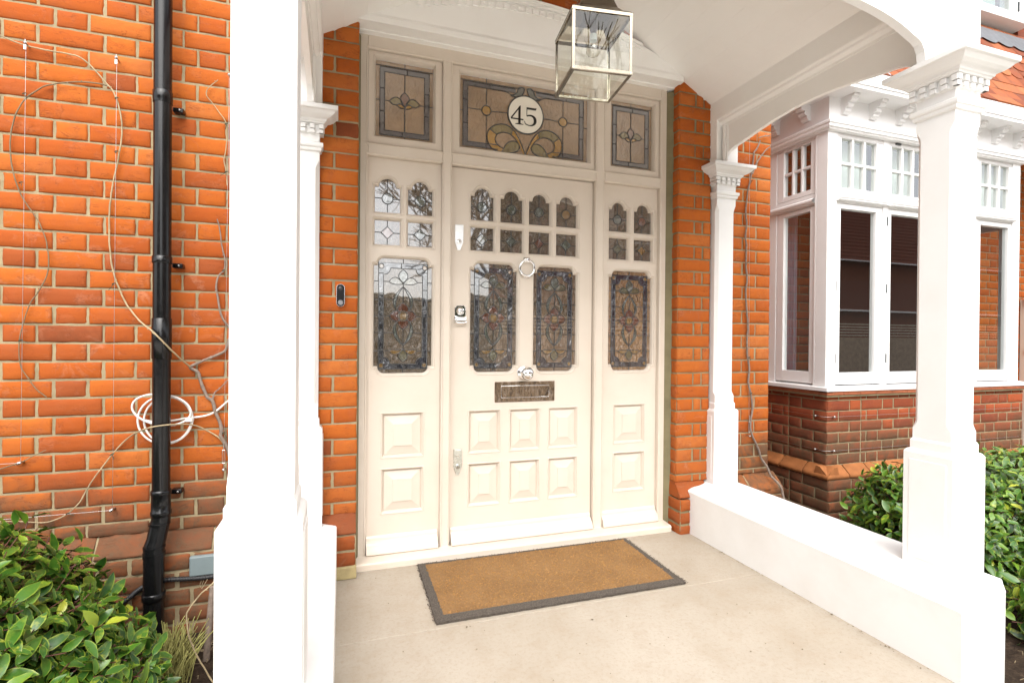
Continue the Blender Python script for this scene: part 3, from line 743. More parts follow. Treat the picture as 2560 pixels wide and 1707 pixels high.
def mould(mb, poly, prof=MOULD):
    mb.strips([[(x, y, z) for x, z in offs(poly, d)] for d, y in prof], 0, True, False)
Fy = lambda y: (lambda a_, b_: (a_, y, b_))
def leaf_panel(name, parent, x0, x1, z0, z1, glazed, panels):
    """a joinery leaf: pierced face, mouldings and raised-and-fielded panels"""
    mb = MB()
    loops = [rect(x0, x1, z0, z1)] + [offs(g, .015) for g in glazed] + [rect(*p) for p in panels]
    mb.flat(loops, Fy(YD))
    for g in glazed: mould(mb, g)
    for p in panels:
        cx0, cx1, cz0, cz1 = p
        PR = [(0, YD), (.002, YD-.003), (.006, YD-.003), (.009, YD+.003), (.013, YD+.008), (.016, YD+.016), (.018, YD+.018), (.0185, YD+.015), (.062, YD+.0045), (.0625, YD+.001), (.08, YD+.0015)]
        fr_ = lambda d: [(cx0+d, cz0+d), (cx1-d, cz0+d), (cx1-d, cz1-d), (cx0+d, cz1-d)]
        rings = []
        for d, y in PR[:-1]: rings.append([(x, y, z) for x, z in fr_(d)])
        mb.strips(rings, 0, True); mb.add(rings[-1], [(0,1,2,3)])
    mb.add([(x0, YD, z0), (x1, YD, z0), (x1, YD, z1), (x0, YD, z1), (x0, 2.715, z0), (x1, 2.715, z0), (x1, 2.715, z1), (x0, 2.715, z1)],
           [(0,4,5,1), (1,5,6,2), (2,6,7,3), (3,7,4,0), (4,7,6,5)])
    return mb.build(name, M['cream'], parent)
def weatherbar(parent, x0, x1):
    mb = MB(); pr = [(YD, .128), (YD-.006, .126), (YD-.012, .118), (YD-.014, .104), (YD-.024, .098), (YD-.030, .088), (YD-.036, .084), (YD-.046, .062), (YD-.050, .050), (YD-.046, .044), (YD, .046)]
    mb.strips([[(x, y, z) for y, z in pr] for x in (x0, x1)], 0, True)
    mb.add([(x0, y, z) for y, z in pr], [tuple(range(len(pr)))]); mb.add([(x1, y, z) for y, z in pr], [tuple(range(len(pr)))[::-1]])
    return mb.build('weather_bar', M['cream'], parent, bevel=.0015)

# ---- leaded glass
GM = ['g_clear', 'g_tan', 'g_blue', 'g_blue_grey', 'g_amber', 'g_green', 'g_gold', 'g_olive', 'g_bronze', 'g_brown', 'g_pale', 'g_red', 'g_rose']
GI = {k: i for i, k in enumerate(GM)}; GMATS = [M[k] for k in GM]
def bez(p0, p1, p2, p3, n=10):
    out = []
    for i in range(n+1):
        t_ = i/n; a_ = (1-t_)**3; b_ = 3*(1-t_)**2*t_; c_ = 3*(1-t_)*t_*t_; d_ = t_**3
        out.append((a_*p0[0]+b_*p1[0]+c_*p2[0]+d_*p3[0], a_*p0[1]+b_*p1[1]+c_*p2[1]+d_*p3[1]))
    return out
class Pane:
    def __init__(s, base='g_clear', ymat=YG): s.g = MB(); s.l = MB(); s.base = base; s.y = ymat; s.k = 0
    def back(s, poly, m=None): s.g.flat([poly], Fy(s.y+.0005), GI[m or s.base])
    def piece(s, poly, m, line=True, r=.0021):
        s.k += 1; s.g.flat([poly], Fy(s.y-.0006-.00003*s.k), GI[m])
        if line: s.line(poly+[poly[0]], r)
    def line(s, pts, r=.0021): s.l.tube([(x, s.y-.0012, z) for x, z in pts], r, 6, 0, True, .75)
    def build(s, parent, name):
        g = s.g.build(name, GMATS, parent); s.l.build('leading', M['lead'], g); return g
def pane_arched(parent, L, Rr, z0, zs, m):
    p = Pane(); p.back(offs(arched(L, Rr, z0, zs), .002)); cx = (L+Rr)/2; cz = z0+.071
    p.piece(arc(cx, cz, .026, 0, 330, 22), m, False); p.line(arc(cx, cz, .027, 0, 360, 26), .0026)
    p.line([(cx, zs+.042), (cx, cz+.027)]); p.line([(cx, cz-.027), (cx, z0)]); p.line([(L, cz), (cx-.027, cz)]); p.line([(cx+.027, cz), (Rr, cz)])
    return p.build(parent, 'arched_pane')
def pane_square(parent, L, Rr, z0, z1, m):
    p = Pane(); p.back(offs(rect(L, Rr, z0, z1), .002)); cx, cz = (L+Rr)/2, (z0+z1)/2; d = .031
    p.piece([(cx-d, cz), (cx, cz-d), (cx+d, cz), (cx, cz+d)], m, True, .0026)
    p.line([(cx, z1), (cx, cz+d)]); p.line([(cx, cz-d), (cx, z0)]); p.line([(L, cz), (cx-d, cz)]); p.line([(cx+d, cz), (Rr, cz)])
    return p.build(parent, 'square_pane')
def pane_tall(parent, L, Rr, base='g_clear', blue='g_blue'):
    p = Pane(base); p.back(offs(tall(L, Rr), .002)); cx = (L+Rr)/2
    ox0, ox1, oz0, oz1 = L+.023, Rr-.023, .963, 1.504; ix0, ix1, iz0, iz1 = ox0+.025, ox1-.025, .988, 1.478
    g = p.g; 
    for r_ in (rect(ox0, ix0, oz0, oz1), rect(ix1, ox1, oz0, oz1), rect(ix0, ix1, oz0, iz0), rect(ix0, ix1, iz1, oz1)): g.flat([r_], Fy(p.y-.0005), GI[blue])
    q = .034
    for (x, z, a0) in ((ix0, iz0, 0), (ix1, iz0, 90), (ix1, iz1, 180), (ix0, iz1, 270)):
        g.flat([[(x, z)] + arc(x, z, q, a0, a0+90, 6)], Fy(p.y-.0007), GI[blue])
    def corner(x, z, a0): return arc(x, z, q, a0, a0+90, 6)
    ring = arc(ix0, iz0, q, 90, 0, 6) + arc(ix1, iz0, q, 180, 90, 6) + arc(ix1, iz1, q, 270, 180, 6) + arc(ix0, iz1, q, 360, 270, 6)
    p.line(ring+[ring[0]]); p.line(rect(ox0, ox1, oz0, oz1)+[(ox0, oz0)])
    for k, z in enumerate((1.06, 1.16, 1.26, 1.36, 1.45)):
        p.line([(ox0, z-.012*(k % 2)), (ix0, z-.012*(k % 2))]); p.line([(ix1, z+.01), (ox1, z+.01)])
    p.line([(cx+.004, oz0), (cx+.004, iz0)]); p.line([(cx-.010, iz1), (cx-.010, oz1)]); p.line([(cx, oz1), (cx, 1.526)]); p.line([(cx, .942), (cx, oz0)])
    for x in (ox0+.014, ox1-.014):
        for z in (oz0+.018, oz1-.018): p.piece(arc(x, z, .0125, 0, 330, 12), 'g_amber')
    Z = [1.409, 1.318, 1.234, 1.148, 1.055]; E_ = [.072, .052, .068, .050, .071]
    for z, e in zip(Z, E_):
        p.line([(L, z), (ox0, z)]); p.line([(ox1, z), (Rr, z)]); p.line([(ix0, z), (cx-e, z)]); p.line([(cx+e, z), (ix1, z)])
    X = lambda s_, d: cx+s_*d
    for s_ in (-1, 1):
        # upper leaf
        p.piece(bez((cx, 1.398), (X(s_, .022), 1.43), (X(s_, .045), 1.45), (X(s_, .072), 1.408)) + bez((X(s_, .072), 1.408), (X(s_, .052), 1.392), (X(s_, .030), 1.396), (cx, 1.398))[1:-1], 'g_green')
        # lower leaf
        p.piece(bez((cx, 1.066), (X(s_, .020), 1.040), (X(s_, .045), 1.020), (X(s_, .071), 1.056)) + bez((X(s_, .071), 1.056), (X(s_, .050), 1.070), (X(s_, .035), 1.048), (cx, 1.066))[1:-1], 'g_amber')
        # long tendril leaves above and below the flower
        p.piece(bez((cx, 1.385), (X(s_, .030), 1.36), (X(s_, .075), 1.31), (X(s_, .030), 1.262)) + bez((X(s_, .030), 1.262), (X(s_, .050), 1.30), (X(s_, .030), 1.34), (cx, 1.385))[1:-1], 'g_pale')
        p.piece(bez((cx, 1.085), (X(s_, .030), 1.105), (X(s_, .075), 1.155), (X(s_, .032), 1.206)) + bez((X(s_, .032), 1.206), (X(s_, .046), 1.165), (X(s_, .028), 1.12), (cx, 1.085))[1:-1], 'g_pale')
    p.line([(cx, 1.385), (cx, 1.30)]); p.line([(cx, 1.168), (cx, 1.085)]); p.line([(cx, 1.41), (cx, 1.385)]); p.line([(cx, 1.085), (cx, 1.06)])
    p.piece(bez((cx, 1.472), (cx-.016, 1.462), (cx-.042, 1.440), (cx, 1.404)) + bez((cx, 1.404), (cx+.042, 1.440), (cx+.016, 1.462), (cx, 1.472))[1:-1], 'g_pale')
    p.piece(bez((cx, 1.000), (cx-.016, 1.010), (cx-.040, 1.030), (cx, 1.062)) + bez((cx, 1.062), (cx+.040, 1.030), (cx+.016, 1.010), (cx, 1.000))[1:-1], 'g_green')
    for ang in (0, 90, 180, 270):
        ca, sa = math.cos(R(ang)), math.sin(R(ang))
        T = lambda u, v: (cx + ca*u - sa*v, 1.234 + sa*u + ca*v)
        p.piece([T(*q_) for q_ in bez((.018, .018), (.030, .036), (.056, .026), (.068, 0)) + bez((.068, 0), (.056, -.026), (.030, -.036), (.018, -.018))[1:]], 'g_red')
    p.piece(arc(cx, 1.234, .0265, 0, 345, 22), 'g_amber')
    return p.build(parent, 'tall_pane')
AR = ((.156,.281),(.322,.446)); ARD = ((.653,.779),(.819,.945),(.984,1.107),(1.148,1.273)); ARR = ((1.481,1.603),(1.648,1.769))
ZA0, ZAS, ZQ0, ZQ1 = 1.758, 1.885, 1.595, 1.717
def glaz(ars, talls): return [arched(l, r_, ZA0, ZAS) for l, r_ in ars] + [rect(l, r_, ZQ0, ZQ1) for l, r_ in ars] + [tall(*t_) for t_ in talls]
sl = leaf_panel('sidelight', sur, .119, .489, .046, 2.0237, glaz(AR, [(.154,.447)]), [(.190,.410,.510,.745),(.190,.410,.227,.463)])
tag(sl, 'left sidelight with white sky reflected in its small panes')
sr_ = leaf_panel('sidelight', sur, 1.430, 1.799, .046, 2.0237, glaz(ARR, [(1.483,1.770)]), [(1.512,1.728,.510,.745),(1.512,1.728,.227,.463)])
tag(sr_, 'right sidelight with browner glass')
for (par, ars, cols, sq, tl) in ((sl, AR, ('g_pale','g_pale'), ('g_rose','g_pale'), (.154,.447)), (sr_, ARR, ('g_pale','g_rose'), ('g_green','g_amber'), (1.483,1.770))):
    for (l, r_), c1, c2 in zip(ars, cols, sq): pane_arched(par, l, r_, ZA0, ZAS, c1); pane_square(par, l, r_, ZQ0, ZQ1, c2)
    if par is sl: pane_tall(par, *tl)
    else: pane_tall(par, *tl, base='g_bronze')
weatherbar(sl, .122, .478); weatherbar(sr_, 1.432, 1.796)

# transom lights
def sash(x0, x1, gx0, gx1, gz0=2.135, gz1=2.522):
    mb = MB(); fo = rect(x0+.002, x1-.002, T1+.002, T0-.002); gl = rect(gx0, gx1, gz0, gz1)
    fi = offs(gl, .012)
    mb.flat([fo, fi], Fy(2.652))
    mb.strips([[(x, y, z) for x, z in offs(gl, d)] for d, y in ((.012, 2.652), (.011, 2.650), (.009, 2.651), (.006, 2.656), (.003, 2.664), (.001, 2.668), (0, 2.684))], 0, True)
    mb.strips([[(x, y, z) for x, z in fo] for y in (2.652, 2.70)], 0, True)
    return mb.build('transom_light', M['cream'], sur)
YT = 2.684
def side_transom(x0, x1, L, Rr):
    s = sash(x0, x1, L, Rr); p = Pane('g_tan', YT); p.back(rect(L, Rr, 2.135, 2.522)); cx = (L+Rr)/2
    ox0, ox1, oz0, oz1 = L+.021, Rr-.020, 2.150, 2.493; ix0, ix1, iz0, iz1 = ox0+.024, ox1-.025, 2.174, 2.468
    for r_ in (rect(ox0, ix0, oz0, oz1), rect(ix1, ox1, oz0, oz1), rect(ix0, ix1, oz0, iz0), rect(ix0, ix1, iz1, oz1)): p.g.flat([r_], Fy(YT-.0005), GI['g_blue_grey'])
    W_ = .0027
    p.line(rect(ox0, ox1, oz0, oz1)+[(ox0, oz0)], W_); p.line(rect(ix0, ix1, iz0, iz1)+[(ix0, iz0)], W_)
    p.line([(L, oz1+.006), (Rr, oz1+.006)], .002)
    for z in (2.27, 2.385): p.line([(ox0, z), (ix0, z)], W_); p.line([(ix1, z), (ox1, z)], W_)
    p.line([(cx+.012, iz1), (cx+.012, oz1)], W_); p.line([(cx-.012, oz0), (cx-.012, iz0)], W_)
    p.line([(cx, oz1), (cx, 2.522)]); p.line([(cx, 2.135), (cx, oz0)]); p.line([(cx, iz1), (cx, 2.375)], W_); p.line([(cx, 2.297), (cx, iz0)], W_)
    p.line([(L, 2.325), (ox0, 2.325)]); p.line([(ox1, 2.322), (Rr, 2.322)]); p.line([(ix0, 2.325), (cx-.075, 2.325)]); p.line([(cx+.077, 2.322), (ix1, 2.322)])
    for s_ in (-1, 1):
        X = lambda d: cx+s_*d
        p.piece(bez((X(.004), 2.310), (X(.020), 2.355), (X(.050), 2.362), (X(.076), 2.324)) + bez((X(.076), 2.324), (X(.060), 2.306), (X(.045), 2.305), (X(.034), 2.316))[1:] + [(X(.018), 2.318)], 'g_olive', True, .0025)
        p.piece(bez((cx, 2.297), (X(.006), 2.312), (X(.020), 2.326), (X(.040), 2.309)) + bez((X(.040), 2.309), (X(.026), 2.296), (X(.014), 2.293), (cx, 2.297))[1:-1], 'g_gold', True, .0025)
    p.piece(bez((cx, 2.378), (cx-.010, 2.366), (cx-.044, 2.350), (cx, 2.306)) + bez((cx, 2.306), (cx+.044, 2.350), (cx+.010, 2.366), (cx, 2.378))[1:-1], 'g_rose', True, .0025)
    p.build(s, 'leaded_pane'); return s
tag(side_transom(.118, .49, .156, .446), 'left transom light'); tag(side_transom(1.429, 1.80, 1.482, 1.765), 'right transom light behind the lantern')
s = sash(.54, 1.371, .588, 1.337); tag(s, 'wide middle transom light with the house number')
L, Rr = .588, 1.337; p = Pane('g_tan', YT); p.back(rect(L, Rr, 2.135, 2.522)); cx = .960
ox0, ox1, oz0, oz1 = .606, 1.312, 2.150, 2.492; ix0, ix1, iz0, iz1 = .632, 1.286, 2.174, 2.470
for r_ in (rect(ox0, ix0, oz0, oz1), rect(ix1, ox1, oz0, oz1), rect(ix0, .80, oz0, iz0), rect(1.12, ix1, oz0, iz0), rect(ix0, .90, iz1, oz1), rect(1.02, ix1, iz1, oz1)): p.g.flat([r_], Fy(YT-.0004), GI['g_blue_grey'])
W_ = .0027
p.line([(.80, oz0), (ox0, oz0), (ox0, oz1), (.90, oz1)], W_); p.line([(1.12, oz0), (ox1, oz0), (ox1, oz1), (1.02, oz1)], W_)
p.line([(.80, iz0), (ix0, iz0), (ix0, iz1), (.835, iz1)] + bez((.835, iz1), (.86, 2.470), (.875, 2.452), (.905, 2.450)), W_)
p.line([(1.12, iz0), (ix1, iz0), (ix1, iz1), (1.085, iz1)] + bez((1.085, iz1), (1.06, 2.470), (1.045, 2.452), (1.015, 2.450)), W_)
p.line([(L, 2.498), (.93, 2.498)], .002); p.line([(.99, 2.498), (Rr, 2.498)], .002)
for z in (2.27, 2.395): p.line([(ox0, z), (ix0, z)], W_); p.line([(ix1, z), (ox1, z)], W_)
for x, s_ in ((.735, 1), (1.185, -1)):
    p.line([(x, iz1), (x, 2.378)]); p.line([(x, 2.324), (x, 2.135)]); p.line([(ix0 if s_ > 0 else ix1, 2.351), (x-s_*.027, 2.351)]); p.line([(x+s_*.027, 2.351), (cx-s_*.105, 2.355)])
    p.line([(x, 2.522), (x, oz1)]); p.line([(x+.02, iz1), (x+.02, oz1)]); p.line([(L if s_ > 0 else Rr, 2.335), (ox0 if s_ > 0 else ox1, 2.335)])
    p.piece(arc(x, 2.351, .026, 0, 345, 22), 'g_gold', True, .003)
    X = lambda d: cx+s_*(-d)
    # leaf at the head
    p.piece(bez((X(.006), 2.500), (X(.030), 2.520), (X(.050), 2.500), (X(.050), 2.478)) + bez((X(.050), 2.478), (X(.060), 2.462), (X(.075), 2.460), (X(.088), 2.455))[1:] + bez((X(.088), 2.455), (X(.060), 2.440), (X(.020), 2.440), (X(.006), 2.500))[1:-1], 'g_pale', True, .003)
    # scrolls under the disc
    outer = bez((X(0), 2.140), (X(.030), 2.21), (X(.060), 2.300), (X(.140), 2.290), 12) + bez((X(.140), 2.290), (X(.215), 2.280), (X(.240), 2.215), (X(.205), 2.165), 10)[1:] + bez((X(.205), 2.165), (X(.180), 2.130), (X(.100), 2.125), (X(.055), 2.150), 8)[1:]
    inner = bez((X(.030), 2.175), (X(.055), 2.23), (X(.090), 2.250), (X(.125), 2.248), 10) + bez((X(.125), 2.248), (X(.175), 2.240), (X(.185), 2.205), (X(.165), 2.180), 8)[1:] + bez((X(.165), 2.180), (X(.150), 2.165), (X(.135), 2.160), (X(.125), 2.158), 4)[1:]
    o1 = bez((X(0), 2.140), (X(.030), 2.21), (X(.060), 2.300), (X(.140), 2.290), 12); i1 = bez((X(.030), 2.175), (X(.055), 2.23), (X(.090), 2.250), (X(.125), 2.248), 10)
    p.piece(o1[:9] + i1[:7][::-1] + [(X(.012), 2.14)], 'g_gold', False)
    p.piece(o1[8:] + bez((X(.140), 2.290), (X(.215), 2.280), (X(.240), 2.215), (X(.205), 2.165), 10)[1:5] + inner[10:14][::-1] + i1[6:][::-1][1:], 'g_olive', False)
    p.piece(bez((X(.140), 2.290), (X(.215), 2.280), (X(.240), 2.215), (X(.205), 2.165), 10)[4:] + bez((X(.205), 2.165), (X(.190), 2.140), (X(.160), 2.134), (X(.14), 2.134), 4)[1:] + inner[13:][::-1], 'g_gold', False)
    p.piece(bez((X(.125), 2.158), (X(.115), 2.205), (X(.050), 2.225), (X(.035), 2.185), 8) + bez((X(.035), 2.185), (X(.030), 2.140), (X(.100), 2.130), (X(.14), 2.136), 8)[1:], 'g_olive', True, .0028)
    p.line(outer, .0032); p.line(inner, .0028); p.line([inner[13], outer[16]], .0026); p.line([i1[6], o1[8]], .0026)
gp = p.build(s, 'leaded_pane')
mb = MB(); mb.lathe([(0, YT-.0045), (.1005, YT-.0045), (.101, YT-.002), (.101, YT)], (cx, 0, 2.358), 'y', 48, 0, False)
mb.build('number_disc', M['disc'], s)
mb = MB(); mb.lathe([(.100, YT-.005), (.1035, YT-.0065), (.107, YT-.005), (.107, YT)], (cx, 0, 2.358), 'y', 56, 0, True); mb.build('disc_came', M['lead'], s)
# numerals 4 and 5, old style serif figures drawn as outlines
mb = MB(); fn = lambda a_, b_, d: (a_, YT-.0045-d, b_)
def numeral(poly, ox, oz, sc): mb.prism([(ox+x*sc, oz+z*sc) for x, z in poly], fn, .0, .0012)
S_ = .105
four_l = [(0, .30), (0, .26), (.50, .985), (.53, .985), (.53, .80), (.50, .84), (.09, .30)]
numeral([(0, .27), (.05, .27), (.505, .88), (.545, .985), (.50, .985), (0, .31)], .872, 2.301, S_)
numeral([(0, .24), (.70, .24), (.70, .31), (0, .31)], .872, 2.301, S_)
numeral([(.42, .04), (.545, .04), (.545, .985), (.50, .985), (.42, .86)], .872, 2.301, S_)
numeral([(.26, 0), (.70, 0), (.70, .03), (.56, .06), (.40, .06), (.26, .03)], .872, 2.301, S_)
numeral([(.13, .93), (.66, .93), (.70, .99), (.66, .995), (.66, .85), (.13, .85)][:0] or [(.13, .86), (.66, .86), (.69, .985), (.66, .985), (.62, .965), (.13, .965)], .950, 2.300, S_)
numeral([(.13, .52), (.165, .53), (.165, .965), (.13, .965)], .950, 2.300, S_)
bo = bez((.13, .52), (.30, .66), (.70, .62), (.70, .30), 10) + bez((.70, .30), (.70, .02), (.34, -.08), (.06, .06), 10)[1:]
bi = bez((.09, .10), (.28, 0.0), (.54, .04), (.54, .28), 10) + bez((.54, .28), (.54, .54), (.32, .55), (.16, .47), 10)[1:]
numeral(bo + [(0, .20), (.02, .24), (.09, .10)] + bi[1:], .950, 2.300, S_)
mb.build('numerals', M['numeral'], s)

# ---------------------------------------------------------------- front door
door = root('front_door', (.955, 2.66, .05), 'cream panelled front door with leaded glass and chrome fittings', 'door')
lf = leaf_panel('door_leaf', door, .544, 1.367, .052, 2.020, glaz(ARD, [(.654,.914),(1.014,1.274)]),
    [(.640,.825,.506,.742),(.871,1.055,.506,.742),(1.100,1.287,.506,.742),(.640,.825,.224,.459),(.871,1.055,.224,.459),(1.100,1.287,.224,.459)])
for (l, r_), c1, c2 in zip(ARD, ('g_pale','g_pale','g_pale','g_amber'), ('g_green','g_pale','g_red','g_pale')):
    pane_arched(door, l, r_, ZA0, ZAS, c1); pane_square(door, l, r_, ZQ0, ZQ1, c2)
pane_tall(door, .654, .914); pane_tall(door, 1.014, 1.274, base='g_brown')
weatherbar(door, .548, 1.362)
# ring knocker
kn = MB(); kx, kz = .963, 1.509
kn.box(kx-.019, kx+.019, YD-.010, YD, kz+.034, kz+.060); kn.lathe([(0, -.026), (.008, -.026), (.010, -.02), (.010, 0)], (kx, YD-.005, kz+.045), 'y', 14); kn.box(kx-.010, kx+.010, YD-.030, YD-.008, kz+.036, kz+.052)
kb = kn.build('door_knocker', M['chrome'], door, bevel=.003)
kr = MB(); kr.tube([(kx+.042*math.sin(2*PI*i/40), YD-.018-.004*math.cos(2*PI*i/40), kz+.043*math.cos(2*PI*i/40)) for i in range(41)], [.0055+.0028*(0.5-0.5*math.cos(2*PI*i/40)) for i in range(41)], 12); kr.build('ring', M['chrome'], kb)
kr = MB(); kr.box(kx-.013, kx+.013, YD-.008, YD, kz-.056, kz-.040); kr.build('strike_plate', M['chrome'], kb, bevel=.003)
# centre knob
kn = MB(); kx, kz = .955, .936
kn.lathe([(0, -.006), (.034, -.006), (.038, -.002), (.038, 0)], (kx-.002, YD, kz), 'y', 32); k0 = kn.build('door_knob', M['chrome'], door)
kn = MB(); kn.lathe([(.013, 0), (.013, -.026), (.020, -.030), (.030, -.038), (.0355, -.050), (.0355, -.058), (.031, -.070), (.022, -.078), (.010, -.082), (0, -.083)], (kx, YD-.004, kz), 'y', 36); kn.build('knob_ball', M['chrome'], k0)
# letter plate
kn = MB(); kn.box(.788, 1.138, YD-.005, YD, .778, .889); lp = kn.build('letter_plate', M['worn_chrome'], door, bevel=.002)
kn = MB(); kn.box(.828, 1.100, YD-.009, YD-.005, .805, .863); kn.build('letter_flap', M['worn_chrome'], lp, bevel=.0015)
kn = MB(); kn.tube([(.825, YD-.0055, .802), (1.103, YD-.0055, .802), (1.103, YD-.0055, .866), (.825, YD-.0055, .866), (.825, YD-.0055, .802)], .0016, 6); kn.build('flap_rim', M['chrome'], lp)
# two rim locks and the night latch pull
def lock(cx, zt, m_, nm):
    mb = MB(); w_ = .0215
    mb.prism([(cx-w_, zt-.090), (cx-.006, zt-.132), (cx+.006, zt-.132), (cx+w_, zt-.090), (cx+w_, zt), (cx-w_, zt)], lambda a_, b_, d: (a_, YD-d, b_), 0, .007)
    o = mb.build(nm, m_, door, bevel=.003)
    mb = MB(); mb.box(cx-w_+.002, cx+w_-.002, YD-.0095, YD-.006, zt-.034, zt-.002); mb.build('lock_hood', m_, o, bevel=.002)
    mb = MB(); mb.lathe([(0, -.011), (.0115, -.011), (.013, -.009), (.013, -.006)], (cx, YD, zt-.088), 'y', 22); mb.build('lock_cylinder', m_, o)
    mb = MB(); mb.lathe([(0, -.0122), (.0022, -.0122), (.0022, -.010)], (cx, YD, zt-.086), 'y', 10); mb.box(cx-.0009, cx+.0009, YD-.0122, YD-.010, zt-.096, zt-.086); mb.build('keyhole', M['black'], o)
lock(.585, 1.719, M['satin'], 'upper_lock'); lock(.586, .536, simple('dull_nickel', (.62,.62,.56), .3, .2, 20, 0, metal=.85), 'lower_lock')
mb = MB(); cx = .594
mb.prism([(cx-.029, 1.225), (cx+.029, 1.225), (cx+.029, 1.283), (cx+.018, 1.294), (cx-.018, 1.294), (cx-.029, 1.283)], lambda a_, b_, d: (a_, YD-d, b_), 0, .007)
o = mb.build('latch_pull', M['chrome'], door, bevel=.003)
mb = MB(); mb.lathe([(0, -.016), (.011, -.016), (.014, -.013), (.020, -.008), (.022, -.006)], (cx, YD, 1.266), 'y', 26); mb.build('latch_cylinder', M['chrome'], o)
mb = MB(); mb.lathe([(0, -.0175), (.0022, -.0175), (.0022, -.015)], (cx, YD, 1.268), 'y', 10); mb.box(cx-.001, cx+.001, YD-.0175, YD-.015, 1.256, 1.268); mb.build('keyhole', M['black'], o)
mb = MB(); prof = [(-.006, 1.238), (-.012, 1.234), (-.014, 1.226), (-.012, 1.218), (-.022, 1.212), (-.030, 1.206), (-.030, 1.200), (-.020, 1.192), (-.002, 1.190)]
mb.strips([[(x, YD+y, z + (0 if abs(x-cx) < .02 else .006)) for y, z in prof] for x in (cx-.030, cx-.018, cx, cx+.018, cx+.030)], 0, False, True); mb.build('pull_lip', M['chrome'], o)

# ---------------------------------------------------------------- doorbell
bell = root('video_doorbell', (-.005, 2.55, 1.32), 'slim black video doorbell with silver rim on the left brick jamb', 'doorbell')
def pill(x, z, w_, h, y0, y1, nm, m_, par):
    mb = MB(); pl = arc(x, z+h/2-w_/2, w_/2, 0, 180, 14) + arc(x, z-h/2+w_/2, w_/2, 180, 360, 14)
    mb.prism(pl, lambda a_, b_, d: (a_, d, b_), y0, y1); return mb.build(nm, m_, par, bevel=.0015)
pill(-.005, 1.319, .038, .106, 2.538, 2.556, 'rim', M['silver'], bell); bd = pill(-.005, 1.319, .034, .102, 2.534, 2.540, 'body', M['black'], bell)
mb = MB(); mb.lathe([(0, -.003), (.009, -.003), (.0105, 0)], (-.005, 2.534, 1.351), 'y', 24); mb.build('lens', simple('lens_grey', (.03,.03,.035), .1, .1, 9, 0), bell)
mb = MB(); mb.lathe([(.0095, -.001), (.0105, -.0016), (.012, -.001), (.012, .001)], (-.005, 2.534, 1.285), 'y', 26); mb.lathe([(0, -.0012), (.009, -.001)], (-.005, 2.534, 1.285), 'y', 20); mb.build('button', simple('button_grey', (.22,.22,.23), .25, .1, 9, 0), bell)

# ---------------------------------------------------------------- lantern
lan = root('hanging_lantern', (.8013, 1.576, 1.9795), 'square polished nickel hanging lantern with clear glass and one bulb', 'lantern')
rot = -.1346; h = .101; zt, zb = 2.1785, 1.9795; cx, cy = .8013, 1.576
def LP(x, y): return (cx + x*math.cos(rot) - y*math.sin(rot), cy + x*math.sin(rot) + y*math.cos(rot))
def lbox(mb, x0, x1, y0, y1, z0, z1):
    p_ = [LP(x0, y0), LP(x1, y0), LP(x1, y1), LP(x0, y1)]
    mb.add([(*q, z0) for q in p_] + [(*q, z1) for q in p_], [(0,3,2,1),(4,5,6,7),(0,1,5,4),(1,2,6,5),(2,3,7,6),(3,0,4,7)])
mb = MB(); e = .0088
for sx in (-1, 1):
    for sy in (-1, 1):
        x0, x1 = sorted((sx*h, sx*(h-e))); y0, y1 = sorted((sy*h, sy*(h-.0018))); lbox(mb, x0, x1, y0, y1, zb+.0105, zt-.0105)
        x0, x1 = sorted((sx*h, sx*(h-.0018))); y0, y1 = sorted((sy*(h-.0018), sy*(h-e))); lbox(mb, x0, x1, y0, y1, zb+.0105, zt-.0105)
for z0, z1 in ((zb, zb+.0105), (zt-.0105, zt)):
    for s_ in (-1, 1):
        y0, y1 = sorted((s_*(h+.001), s_*(h-.0018))); lbox(mb, -h-.001, h+.001, y0, y1, z0, z1)
        x0, x1 = sorted((s_*(h+.001), s_*(h-.0018))); lbox(mb, x0, x1, -h+.0018, h-.0018, z0, z1)
z0 = zb
for s_ in (-1, 1):
    y0, y1 = sorted((s_*h, s_*(h-.010))); lbox(mb, -h, h, y0, y1, zb-.0012, zb)
    x0, x1 = sorted((s_*h, s_*(h-.010))); lbox(mb, x0, x1, -h+.010, h-.010, zb-.0012, zb)
fr = mb.build('frame', M['nickel'], lan)
mb = MB()
for sx in (-1, 1):
    for z in (zb+.005, zt-.005):
        for (px, py, ax) in ((sx*(h-.005), -h-.001, 'y'),):
            q = LP(px, py); mb = MB(); mb.lathe([(0, -.002), (.002, -.0018), (.003, 0)], (q[0], q[1], z), 'y', 10); mb.build('screw', M['chrome'], fr)
for sx, sy in ((0,-1), (0,1), (-1,0), (1,0)):
    mb = MB(); d = h-.0026
    if sx == 0: q = [LP(-h+.002, sy*d), LP(h-.002, sy*d)]
    else: q = [LP(sx*d, -h+.002), LP(sx*d, h-.002)]
    mb.add([(*q[0], zb+.002), (*q[1], zb+.002), (*q[1], zt-.002), (*q[0], zt-.002)], [(0,1,2,3)]); mb.build('glass_pane', M['lantern_glass'], lan)
mb = MB(); q = [LP(-h+.004, -h+.004), LP(h-.03, -h+.004), LP(h-.03, h-.004), LP(-h+.004, h-.004)]
mb.add([(*k_, zb+.0012) for k_ in q], [(0,1,2,3)]); mb.build('base_glass', M['lantern_glass'], lan)
mb = MB(); CR = [(h+.002, zt), (h-.004, zt+.006), (h-.022, zt+.018), (h-.036, zt+.036), (h-.044, zt+.060), (h-.050, zt+.085), (.034, zt+.09), (.034, zt+.10), (.018, zt+.12), (.018, zt+.14), (.004, zt+.15)]
mb.strips([[(*LP(-d, -d), z), (*LP(d, -d), z), (*LP(d, d), z), (*LP(-d, d), z)] for d, z in CR], 0, True)
mb.build('canopy', M['nickel'], lan, bevel=.001)
